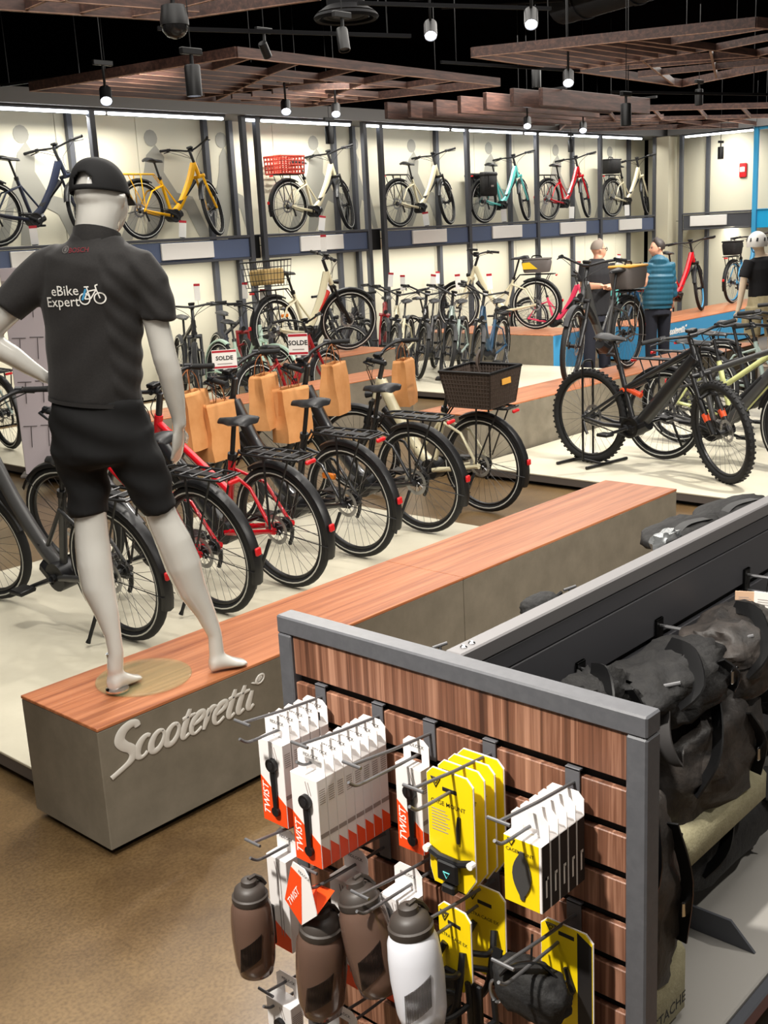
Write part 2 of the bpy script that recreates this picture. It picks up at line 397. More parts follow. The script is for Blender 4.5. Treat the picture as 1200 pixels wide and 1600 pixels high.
bay('bike_wall_bay', 'long right section of the bike wall with four bikes on its shelf', (12.37, 14.37, 16.26, 18.27, 20.27), ((643, 696), (768, 814), (874, 914), (966, 1001)), (685, 798, 896, 984), ((572, 591), (596, 700), (706, 724), (729, 815), (820, 838), (843, 914), (917, 934), (941, 1002)))
for x in (7.5, 10.9, 13.4, 15.3, 17.2, 19.2):
    area('shelf_strip_light', (x, YF+.05, 3.36), 1.7, .04, 30 if x < 12 else 17, (1, .97, .9), (0, .1, -1), 160)
# gap fillers between the sections
for i, (a, b) in enumerate(((9.84, 9.995), (12.07, 12.335))):
    struct(sbox('trim_%d' % (i+3), (a, YF+.06, 1.69), (b, YB-.08, 1.98), M_['lamp']))
# side wall bay
XF = 20.4
t = thing('side_wall_bay', 'empty grey shelf section on the side wall next to the blue frame', 'display shelf', (XF, 9.17, 0))
def P(nm, a, b, m, r=.004, par=None):
    q_ = MB(); q_.rbox((a[0]-XF, a[1]-9.17, a[2]), (b[0]-XF, b[1]-9.17, b[2]), r); return q_.build(nm, m, par or t, 0)
P('post', (XF-.03, 10.62, 0), (XF+.04, 10.69, 3.44), M_['postm'])
P('back_post', (XR-.07, 10.35, 0), (XR-.004, 10.42, 3.44), M_['postm'])
P('deck', (XF-.02, 9.23, 1.955), (XR-.08, 10.6, 1.99), M_['postm']); P('fascia', (XF, 9.23, 1.70), (XF+.03, 10.6, 1.95), M_['postm'])
P('lower_rail', (XF-.02, 9.23, 1.672), (XF+.03, 10.6, 1.698), M_['postm'])
P('sign_panel', (XF-.03, onx(1136, 348, XF).y, 1.74), (XF-.002, onx(1079, 348, XF).y, 1.93), M_['white'])
P('light_strip', (XF-.02, 9.24, 3.375), (XF+.015, 10.58, 3.405), M_['led'])
P('strip_channel', (XF-.035, 9.24, 3.406), (XF+.03, 10.6, 3.438), M_['postm'])
area('shelf_strip_light', (XF+.05, 9.9, 3.36), .04, 1.4, 24, (1, .97, .9), (.55, 0, -1), 150)
t2 = thing('blue_wall_bay', 'bright blue framed shelf section at the right edge of the picture', 'display shelf', (XF, 9.17, 0))
P('post', (XF-.03, 9.13, 0), (XF+.04, 9.21, 3.44), M_['bluepost'], par=t2)
P('post', (XF-.03, 7.0, 0), (XF+.04, 7.07, 3.44), M_['bluepost'], par=t2)
P('fascia', (XF, 7.08, 1.66), (XF+.03, 9.12, 1.98), mat('cyan_fascia', (20, 168, 226), .5), par=t2)
P('top_rail', (XF-.03, 7.08, 3.39), (XF+.03, 9.12, 3.44), M_['bluepost'], par=t2)
P('deck', (XF-.02, 7.08, 1.981), (XR-.08, 9.12, 2.0), M_['bluepost'], par=t2)
# strobe
c = onx(1162, 266, XR)
t = thing('fire_alarm_strobe', 'small red fire alarm strobe high on the beige side wall', 'alarm', (XR, c.y, c.z))
q = MB(); q.rbox((-.05, -.07, -.13), (0, .07, .13), .012); q.build('housing', M_['redlight'], t, 0)
q = MB(); q.rbox((-.07, -.05, -.03), (-.05, .05, .06), .008); q.build('lens', M_['white'], t, 0)

# ---- mural of riders printed on the wall panels (flat print)
GR = mat('mural_grey', (150, 148, 138), .6)
def mural(x, w, seed, yy=YB-.003):
    rnd = random.Random(seed); q_ = MB(); Mx = basis((1, 0, 0), (0, 0, 1), (0, -1, 0), (x, yy, 2.0))
    q_.poly([(0, 0), (.16*w, .42), (.3*w, .8), (.34*w, 1.0), (.44*w, 1.12), (.52*w, .98), (.5*w, .8), (.62*w, .55), (.78*w, .5), (.95*w, 0), (.82*w, 0), (.7*w, .33), (.55*w, .42), (.42*w, .12), (.36*w, 0), (.26*w, 0), (.3*w, .3), (.24*w, .42), (.12*w, 0)], .002, Mx)
    q_.poly([(.40*w+.1*cos(a*pi/6), 1.2+.1*sin(a*pi/6)) for a in range(12)], .002, Mx)
    return q_.build('mural_rider', GR, wb, 0)
for x, w in ((6.55, 1.2), (8.2, 1.5), (9.6, .8), (11.0, 1.5), (12.1, .8), (13.2, 1.3), (15.1, 1.5), (17.1, 1.5), (19.0, 1.4)): mural(x, w, x)

# ================================================================== platforms and plinths
def platform(label, x0, y0, x1, y1):
    t_ = thing('display_platform', label, 'platform', (x0, y0, 0))
    w, d = x1-x0, y1-y0
    q_ = MB(); q_.rbox((0, 0, .082), (w, d, .093), .002); q_.build('top_sheet', M_['plat'], t_, 0)
    q_ = MB(); q_.rbox((.003, .003, .03), (w-.003, d-.003, .082), .002); q_.build('edge_board', M_['edge'], t_, 0)
    q_ = MB(); q_.box((.05, .05, 0), (w-.05, d-.05, .03)); q_.build('toe_kick', M_['gap'], t_, 0)
    return t_
platform('low pale platform under the row of black and red bikes in front', 1.857, 3.385, 5.45, 6.05)
platform('low pale platform behind the long middle plinth at left', 4.96, 8.2, 8.9, 11.05)
platform('low pale platform at right under the black mountain bike', 6.9, 2.4, 11.4, 5.40)
platform('low pale platform in the back carrying the front-facing bikes', 9.98, 5.96, 12.5, 10.55)
def plinth(label, x0, y0, x1, y1, z1, joints, front=None, top=True, axis='x'):
    t_ = thing('display_plinth', label, 'plinth', (x0, y0, 0)); w, d = x1-x0, y1-y0
    L_ = (w if axis == 'x' else d)
    cuts = [0]+[j for j in joints]+[L_]
    fm = front or M_['conc']
    for a, b in zip(cuts[:-1], cuts[1:]):
        q_ = MB()
        if axis == 'x': q_.rbox((a+.0015, 0, .03), (b-.0015, d, z1-.012), .003)
        else: q_.rbox((0, a+.0015, .03), (w, b-.0015, z1-.012), .003)
        q_.build('body_panel', fm, t_, 0)
        q_ = MB()
        if axis == 'x': q_.rbox((a+.0005, -.001, z1-.012), (b-.0005, d+.001, z1), .002)
        else: q_.rbox((-.001, a+.0005, z1-.012), (w+.001, b-.0005, z1), .002)
        o_ = q_.build('wood_top', M_['oak'], t_, 0)
    q_ = MB(); q_.box((.04, .04, 0), (w-.04, d-.04, .03)); q_.build('toe_kick', M_['gap'], t_, 0)
    return t_
PX0, PY0, PX1, PY1, PZ = 1.757, 2.917, 5.585, 3.375, .463
p1 = plinth('long concrete plinth with wood top and silver script lettering under the mannequin', PX0, PY0, PX1, PY1, PZ, (1.886,))
plinth('long grey plinth with wood top behind the front bike row', 4.96, 7.68, 8.85, 8.17, .51, (1.94,))
plinth('long plinth with orange wood top under the black bike with grey bag', 6.9, 5.43, 12.3, 5.93, .5, (2.0, 4.0))
pb = plinth('beige plinth in the back carrying the cream bike', 12.5, 8.35, 13.45, 10.6, .50, (1.6,), axis='y')
q = MB(); q.rbox((.002, -.006, .03), (.948, -.0005, .486), .002); q.build('end_panel', M_['blueplinth'], pb, 0)
BPX, BPY = 13.85, 7.66
p5 = plinth('long blue plinth with wood top beyond the woman in teal', BPX, BPY, 20.2, 8.5, .50, (2.4,), front=M_['blueplinth'])

# ---- silver script lettering: strokes drawn in the plane of the plinth face
def script(parent, name, strokes, M, r, m, k=6, flat=.5):
    q_ = MB()
    for st, wd in strokes:
        pts = spline([V((x, y, 0)) for x, y in st], k); n = len(pts)
        rr = [r*wd*(.55+.45*sin(pi*min(1, (i+.6)/n*1.15))) for i in range(n)]
        vs = []; fs = []
        for i, p in enumerate(pts):
            tt = (pts[min(i+1, n-1)]-pts[max(i-1, 0)]).normalized(); nn = V((-tt.y, tt.x, 0))
            for a in range(6):
                c_, s_ = cos(pi*a/5), sin(pi*a/5)
                vs.append(p+nn*(rr[i]*c_)+V((0, 0, r*flat*(.5+.9*s_))))
            vs.append(p+nn*(-rr[i])); vs.append(p+nn*rr[i])
        for i in range(n-1):
            for a in range(8):
                b_ = (a+1) % 8; fs.append((i*8+a, i*8+b_, (i+1)*8+b_, (i+1)*8+a))
        fs.append(tuple(range(8))); fs.append(tuple((n-1)*8+a for a in reversed(range(8))))
        q_.add(vs, fs, M)
    return q_.build(name, m, parent, 40)
def circ(cx, cy, rx, ry, a0, a1, n=9):
    return [(cx+rx*cos(radians(a0+(a1-a0)*i/n)), cy+ry*sin(radians(a0+(a1-a0)*i/n))) for i in range(n+1)]
SL = .34     # slant
def sl(pts, dx=0): return [(x+dx+SL*y, y) for x, y in pts]
STROKES = []
STROKES.append(([(.74, 1.62), (.66, 1.82), (.40, 1.86), (.06, 1.66), (-.10, 1.28), (.06, .94), (.34, .66), (.42, .36), (.26, .08), (-.12, -.14), (-.62, -.36)], 1.5))
STROKES.append((sl(circ(.34, .5, .30, .48, 60, 320), .42), 1.05))
for dx in (1.02, 1.72):
    STROKES.append((sl(circ(.36, .48, .29, .46, 60, 430), dx), 1.0))
def ltr_t(dx): return [(sl([(.16, 1.36), (.12, .9), (.08, .3), (.2, .02), (.42, .14)], dx), 1.0), (sl([(-.12, .98), (.5, 1.02)], dx), .75)]
def ltr_e(dx): return [(sl([(.04, .46), (.34, .56), (.52, .74), (.42, .96), (.18, .9), (.02, .56), (.08, .16), (.3, .0), (.58, .2)], dx), .95)]
def ltr_r(dx): return [(sl([(.1, .98), (.08, .5), (.04, .0)], dx), 1.0), (sl([(.08, .6), (.24, .94), (.44, .94)], dx), .9)]
STROKES += ltr_t(2.55)+ltr_e(3.0)+ltr_r(3.68)+ltr_e(4.14)+ltr_t(4.86)+ltr_t(5.36)
STROKES.append((sl([(.1, .92), (.06, .3), (.18, .02), (.38, .16)], 5.92), 1.0)); STROKES.append((sl([(.14, 1.22), (.15, 1.30)], 5.92), 1.3))
STROKES.append((sl(circ(.16, 1.36, .20, .21, 0, 360, 14), 6.18), .5))
STROKES.append((sl([(.10, 1.26), (.10, 1.47), (.20, 1.45), (.18, 1.37), (.10, 1.37), (.21, 1.27)], 6.18), .32))
a = ony(212, 1186, PY0); b = ony(394, 1110, PY0)
H_L = .070
sx = (b.x-a.x)/5.75
LM = basis((sx, 0, 0), (0, 0, H_L), (0, -1, 0), (a.x-.50*sx-PX0, -.001, (a.z+b.z)/2+.004))
p1l = script(p1, 'script_lettering', STROKES, LM @ Matrix.Diagonal((1, 1, .016, 1)), .155, mat('silver_letters', (206, 202, 194), .3, .1), flat=.9)
p1l['label'] = 'raised silver script reading Scooteretti on the plinth face'
LM5 = basis((.085, 0, 0), (0, 0, .062), (0, -1, 0), (.45, -.001, .33))
script(p5, 'script_lettering', STROKES, LM5 @ Matrix.Diagonal((1, 1, .012, 1)), .16, M_['white'], k=3, flat=.9)

# ================================================================== ceiling features
def beam(q_, a, b, z, h=.11, w=.022):
    a = V((a[0], a[1], z)); b = V((b[0], b[1], z)); d = (b-a); L_ = d.length; d.normalize(); n = V((-d.y, d.x, 0))
    q_.box((0, -w/2, 0), (L_, w/2, h), basis(d, n, V((0, 0, 1)), a))
LIT_EDGE = wood('lit_edge_wood', (112, 82, 68), (142, 108, 90), (166, 132, 112), (3, 30, 30), .6)  # paler wood strip: light from below painted onto the beam undersides
def raft(label, corners, z, slats, fins, hang=True):
    # corners: far-left, near-left, near-right, far-right (world XY); slats/fins in (s,t)
    A, B_, C_, D = [V((c_[0], c_[1], 0)) for c_ in corners]
    o0 = (A+B_+C_+D)/4
    t_ = thing('ceiling_raft', label, 'ceiling raft', (o0.x, o0.y, z), 'wood ceiling rafts')
    def st(s, t): return (A*(1-s)+D*s)*(1-t)+(B_*(1-s)+C_*s)*t-o0
    for (p0, p1_) in (((0, 0), (0, 1)), ((0, 1), (1, 1)), ((1, 1), (1, 0)), ((1, 0), (0, 0))):
        q_ = MB(); beam(q_, st(*p0), st(*p1_), .004, .08, .035); fb_ = q_.build('frame_beam', M_['raft'], t_, 0); q_ = MB(); beam(q_, st(*p0), st(*p1_), 0, .004, .035); q_.build('lit_edge', LIT_EDGE, fb_, 0)
    for p0, p1_ in slats+fins:
        q_ = MB(); beam(q_, st(*p0), st(*p1_), .014, .06, .024); fb_ = q_.build('fin', M_['raft'], t_, 0); q_ = MB(); beam(q_, st(*p0), st(*p1_), .010, .004, .024); q_.build('lit_edge', LIT_EDGE, fb_, 0)
    if hang:
        for s, t in ((.15, .15), (.85, .15), (.15, .85), (.85, .85)):
            p = st(s, t); q_ = MB(); q_.tube([(p.x, p.y, .05), (p.x, p.y, 4.6-z)], .004, 5); q_.build('hanger', M_['lamp'], t_, 0)
    return t_
ZR = 3.40
def oz(px, py, z=ZR): p = onz(px, py, z); return (p.x, p.y)
rows = lambda n, s0, s1, t0, t1: [((s0, t0+(t1-t0)*i/n), (s1, t0+(t1-t0)*i/n)) for i in range(n+1)]
raft('long walnut ceiling raft hanging above the yellow bike', [oz(48, 143), oz(370, 90), oz(780, 135), oz(475, 168)], ZR,
     rows(5, .02, .5, .12, .62)+rows(3, .62, .98, .1, .42), [((.0, .72), (1, .72)), ((.52, 0), (.52, .72)), ((.12, .72), (.05, 1)), ((.3, .72), (.2, 1)), ((.48, .72), (.4, 1)), ((.66, .72), (.6, 1)), ((.84, .72), (.8, 1)), ((.3, .72), (.62, .02)), ((.66, .7), (.96, .1)), ((.6, .42), (.8, .72)), ((.7, .04), (.9, .42))])
raft('large walnut ceiling raft at the top right of the picture', [oz(738, 90), oz(1180, 44), oz(1420, 66), oz(1065, 136)], ZR,
     rows(6, .0, .42, .06, .52), [((.0, .58), (1, .58)), ((.42, 0), (.42, .58)), ((.2, .58), (.1, 1)), ((.45, .58), (.35, 1)), ((.7, .58), (.6, 1)), ((.42, .3), (.95, .0)), ((.42, .58), (.98, .2)), ((.5, .04), (.75, .56)), ((.7, .04), (.95, .56)), ((.42, .12), (.7, .58))])
raft('near walnut ceiling raft cut by the top left edge of the picture', [oz(-220, 2), oz(-100, -60), oz(500, 0), oz(265, 33)], ZR,
     [], [((.05, .3), (.95, .3)), ((.3, 0), (.25, .3)), ((.5, 0), (.46, .3)), ((.68, 0), (.66, .3)), ((.86, 0), (.86, .3)), ((.86, .3), (.78, 1)), ((.5, .3), (.5, 1))])
raft('far walnut lattice raft in front of the corner pillar', [oz(872, 206, 3.45), oz(905, 176, 3.45), oz(1250, 168, 3.45), oz(1230, 198, 3.45)], 3.45,
     rows(3, .0, .4, .15, .6), [((0, .5), (1, .5)), ((.2, .5), (.12, 1)), ((.4, .5), (.32, 1)), ((.6, .5), (.52, 1)), ((.8, .5), (.72, 1)), ((.25, 0), (.55, .5)), ((.5, 0), (.8, .5)), ((.4, .5), (.7, 0)), ((.62, .5), (.9, 0))])
# stepped beams
bx0 = onz(845, 165, 3.3)
t = thing('stepped_beam_raft', 'set of long stepped walnut beams hanging in the middle of the ceiling', 'ceiling raft', (bx0.x, bx0.y, 3.3), 'wood ceiling rafts')
for px, px1, yy in ((845, 1042, 165), (800, 960, 166), (758, 955, 172), (718, 940, 177), (680, 920, 182), (640, 900, 184), (604, 860, 186)):
    a = onz(px, yy, 3.3); L_ = max(2.2, (onz(px1, yy+17, 3.3)-a).length*.8)
    q = MB(); q.rbox((a.x-bx0.x, a.y-bx0.y-.03, 0), (a.x-bx0.x+min(L_, 3.4), a.y-bx0.y+.03, .2), .004); q.build('beam', M_['raft'], t, 0)
for dx in (.4, 2.6):
    q = MB(); q.box((dx-.02, -.1, .2), (dx+.02, 2.6, .23)); q.build('cross_rail', M_['lamp'], t, 0)
    q = MB(); q.tube([(dx, .6, .22), (dx, .6, 1.3)], .005, 5); q.build('hanger', M_['lamp'], t, 0)

def at(px, py, depth): return EYE+ray(px, py)*depth
def can_lamp(label, px, py, depth, r=.05, h=.19, lit=True, tilt=0, az=0, stem=True):
    p = at(px, py, depth)
    Mx = T3(*p) @ RZ(az) @ RY(tilt)
    t_ = thing('track_lamp', label, 'spotlight', (p.x, p.y, p.z), 'track lamps')
    R_ = RZ(az) @ RY(tilt)
    q_ = MB(); q_.lathe([(r*.9, h/2), (r, h/2-.01), (r, -h/2), (r*.86, -h/2), (r*.84, -h/2+.02)], 20, R_); q_.build('housing', M_['lamp'], t_)
    q_ = MB(); q_.lathe([(.01, -h/2+.016), (r*.83, -h/2+.014), (r*.83, -h/2+.022)], 16, R_); q_.build('lens', M_['glow'] if lit else M_['grey'], t_)
    if stem:
        q_ = MB(); q_.tube([(0, 0, h/2-.01), (0, 0, h/2+.06)], .012, 8); q_.rbox((-.08, -.018, h/2+.06), (.08, .018, h/2+.10), .004); q_.build('track_adapter', M_['lamp'], t_)
        q_ = MB(); q_.tube([(0, 0, h/2+.1), (0, 0, 4.6-p.z)], .004, 5); q_.build('hanger', M_['lamp'], t_)
    return t_
can_lamp('large black cylinder lamp hanging in front of the walnut raft, left', 302, 126, 7.0, .05, .185, True)
can_lamp('black cylinder lamp over the bike with the red crate', 515, 211, 13.5, .055, .2, False)
can_lamp('black cylinder lamp left of the large right raft', 838, 122, 12.0, .05, .19, False)
can_lamp('black cylinder lamp at the end of the stepped beams', 978, 179, 10.0, .048, .19, False)
can_lamp('small black cylinder lamp over the red bike on the wall', 892, 228, 19.0, .05, .2, False)
can_lamp('small black cylinder lamp in front of the empty side wall shelf', 1126, 239, 19.0, .05, .2, False)
can_lamp('black lamp under the right raft at the far track', 1092, 152, 12.5, .045, .17, False)
can_lamp('tilted black lamp hanging below the round ceiling vent', 536, 62, 7.5, .04, .15, False, 18, 60)
can_lamp('small tilted black lamp above the left raft', 414, 78, 8.6, .035, .12, False, 40, 200)
SP = [(166, 156, 9.0, 'bright spot lamp left above the mannequin cap'), (447, 173, 11, 'bright spot lamp over the red crate bike'), (525, 177, 12, 'bright spot lamp over the middle wall section'),
      (673, 54, 8.5, 'bright spot lamp at the top left of the right raft'), (830, 36, 8.0, 'bright spot lamp at the top edge beside the duct'), (888, 128, 10, 'bright spot lamp below the right raft'),
      (824, 196, 14, 'bright spot lamp over the turquoise bike'), (911, 203, 15, 'bright spot lamp over the red wall bike')]
for px, py, d, lb in SP:
    p = at(px, py, d); dirv = (EYE-p).normalized(); dirv = (dirv*.75+V((0, 0, -.66))).normalized()
    t_ = thing('track_lamp', lb, 'spotlight', p, 'track lamps'); R_ = dirv.to_track_quat('-Z', 'Y').to_matrix().to_4x4()
    q = MB(); q.lathe([(.03, .14), (.05, .12), (.05, -.02), (.045, -.02), (.043, -.005)], 18, R_); q.build('housing', M_['lamp'], t_)
    q = MB(); q.lathe([(.005, -.006), (.043, -.008), (.043, 0)], 16, R_); q.build('lens', M_['glow'], t_)
    q = MB(); q.tube([R_ @ V((0, 0, .1)), V((0, 0, .16)), V((0, 0, .26))], .012, 6); q.rbox((-.09, -.018, .26), (.09, .018, .3), .004); q.build('track_adapter', M_['lamp'], t_)
    q = MB(); q.tube([(0, 0, .3), (0, 0, 4.6-p.z)], .004, 5); q.build('hanger', M_['lamp'], t_)
for i, (a, b, d0, d1) in enumerate((((250, 82), (640, 22), 7.2, 7.9), ((560, 34), (860, -14), 7.7, 8.2), ((690, 122), (905, 88), 10, 11.0), ((955, 152), (1200, 140), 11, 12), ((0, 122), (140, 128), 11, 10.6))):
    p = at(*a, d0); e_ = at(*b, d1); p.z = e_.z = (p.z+e_.z)/2
    t_ = thing('lighting_track', ['black lighting track running above the large cylinder lamp', 'black lighting track at the top middle of the ceiling', 'black lighting track left of the right raft', 'black lighting track under the right raft', 'black lighting track at the left edge above the raft'][i], 'lighting track', p, 'lighting tracks')
    q = MB(); q.tube([(0, 0, 0), e_-p], .018, 4, rot=pi/4); q.build('rail', M_['duct'], t_, 0)
    q = MB()
    for f in (.1, .9): w_ = (e_-p)*f; q.tube([w_, w_+V((0, 0, 4.6-p.z))], .005, 5)
    q.build('hangers', M_['lamp'], t_, 0)
p = at(273, 40, 6.6); t = thing('dome_camera', 'small smoked dome camera hanging under the near raft corner', 'camera', p)
q = MB(); q.lathe([(.02, .12), (.07, .11), (.085, .03), (.085, 0)], 20); q.build('mount', M_['lamp'], t)
q = MB(); q.lathe([(.08, 0), (.074, -.03), (.05, -.06), (.01, -.075)], 20); q.build('dome', mat('smoked_dome', (40, 40, 42), .1, .4), t)
q = MB(); q.tube([(0, 0, .12), (0, 0, 4.6-p.z)], .014, 8); q.build('drop_pipe', M_['lamp'], t)
p = at(541, 27, 8.2); t = thing('round_ceiling_vent', 'round dark ceiling vent at the top middle of the picture', 'vent', p)
q = MB()
for r_, z_ in ((.22, 0), (.16, -.02), (.1, -.035)): q.ring((0, 0, 0), r_, .022, 28, 5, RX(90) @ T3(0, -z_, 0))
q.build('diffuser_rings', M_['duct'], t); q = MB(); q.lathe([(.14, 4.6-p.z), (.14, .08), (.22, .03), (.06, -.01)], 24); q.build('neck', M_['duct'], t)
a = at(880, 50, 12.5); b = at(1230, 2, 10); a.z = b.z = 4.33
t = thing('air_duct', 'black round air duct above the right ceiling raft', 'duct', a)
q = MB(); q.tube([(0, 0, 0), b-a], .24, 20); q.build('pipe', M_['duct'], t)
for f in (.12, .38, .64, .9):
    c_ = (b-a)*f; d_ = (b-a).normalized()
    q = MB(); q.tube([c_-d_*.03, c_+d_*.03], .255, 20); q.build('joint_ring', M_['duct'], t)
for i, (a, b, d) in enumerate((((690, 12), (880, 48), 12), ((640, -2), (760, 6), 11))):
    p = at(*a, d); e_ = at(*b, d); p.z = e_.z = min(4.4, max(p.z, e_.z))
    t = thing('ceiling_conduit', ['thin black conduit crossing the ceiling left of the duct', 'thin black conduit at the very top of the picture'][i], 'pipe', p)
    q = MB(); q.tube([(0, 0, 0), e_-p], .02, 8); q.build('pipe', M_['duct'], t)
    q = MB(); q.tube([(e_-p)*.5, (e_-p)*.5+V((0, 0, 4.6-p.z))], .01, 6); q.build('hanger', M_['duct'], t)

# ================================================================== BICYCLES
# local frame: x forward, y left, z up; origin = contact point of the rear wheel
MC = {}
def cached(key, fn):
    if key not in MC: MC[key] = fn()
    return MC[key]
def wheel_meshes(R, tw, lod):
    nu, nv = ((44, 8), (30, 6), (22, 5))[lod]
    def tyre():
        q = MB(); q.ring((0, 0, 0), R-tw/2, tw/2, nu, nv)
        return q.mesh('tyre', 60)
    def knobs():
        q = MB(); n = 52
        for i in range(n):
            for sy in (-1, 1):
                a = 2*pi*(i+.25*sy)/n; M = RY(-degrees(a)) @ T3(R-.003, sy*tw*.24, 0)
                q.box((-.003, -tw*.17, -.008), (.004, tw*.17, .008), M)
        return q.mesh('tread', 0)
    def rim():
        q = MB(); q.ring((0, 0, 0), R-tw-.004, .010, nu, 6, ry=.013); return q.mesh('rim', 60)
    def spokes():
        q = MB(); n = (32, 26, 18)[lod]; r = (.0013, .0016, .002)[lod]
        for i in range(n):
            a = 2*pi*i/n; b = a+(.5 if i % 2 else -.5); s = .03 if i % 4 < 2 else -.03
            q.tube([(.03*cos(b), s, .03*sin(b)), ((R-tw-.006)*cos(a), 0, (R-tw-.006)*sin(a))], r, 3, caps=False)
        return q.mesh('spokes', 0)
    def hub():
        q = MB(); M = RX(90); n = (16, 10, 8)[lod]
        q.lathe([(.012, -.062), (.012, -.04), (.036, -.036), (.036, -.028), (.018, -.024), (.018, .024), (.036, .028), (.036, .036), (.012, .04), (.012, .062)], n, M); return q.mesh('hub', 40)
    def disc():
        q = MB(); q.ring((0, .042, 0), .072, .012, (28, 18, 14)[lod], 4, ry=.0012); n = 6
        for i in range(n):
            a = 2*pi*i/n; q.tube([(.02*cos(a), .042, .02*sin(a)), (.064*cos(a+.5), .042, .064*sin(a+.5))], .003, 4)
        return q.mesh('brake_disc', 40)
    def cass():
        q = MB(); M = RX(90)
        q.lathe([(.02, .062), (.022, .06), (.026, .055), (.03, .05), (.036, .045), (.045, .04), (.02, .036)], (20, 14, 10)[lod], M); return q.mesh('sprocket_stack', 30)
    def stripe():
        q = MB()
        for s in (-1, 1): q.ring((0, s*tw*.46, 0), R-tw*.62, .0045, nu, 4, ry=.0015)
        return q.mesh('reflective_stripe', 60)
    k = (R, tw, lod)
    return {n: cached(('w', n)+k, f) for n, f in dict(tyre=tyre, knobs=knobs, rim=rim, spokes=spokes, hub=hub, disc=disc, cass=cass, stripe=stripe).items()}
def omesh(key, name, build, m, parent, M=None, smooth=40):
    # cached mesh per shape + material
    k = (key, name, m.name)
    if k not in MC:
        q = MB(); build(q); me = q.mesh(name, smooth); me.materials.append(m); MC[k] = me
    return link(name, MC[k], None, parent, M)
def wheel(name, parent, M, R, tw, lod, rear, sp):
    ms = wheel_meshes(R, tw, lod)
    def put(n, nm, m, par, MM=None):
        k = ('wm', n, R, tw, lod, m.name)
        if k not in MC:
            me = ms[n].copy(); me.materials.append(m); MC[k] = me
        return link(nm, MC[k], None, par, MM)
    w = put('tyre', name, sp.get('tyre', M_['rubber']), parent, M)
    put('rim', 'rim', sp.get('rimm', M_['rim']), w); s_ = put('spokes', 'spokes', M_['steel'] if lod == 0 else M_['grey'], w); s_['kind'] = 'stuff'
    put('hub', 'hub', M_['black'], w); put('disc', 'brake_disc', M_['alu'], w)
    if rear: put('cass', 'sprocket_stack', M_['steel'], w)
    if sp.get('knobs'): s_ = put('knobs', 'tread', M_['rubber'], w); s_['kind'] = 'stuff'
    elif sp.get('stripe', 1): put('stripe', 'reflective_stripe', M_['stripe'], w)
    return w
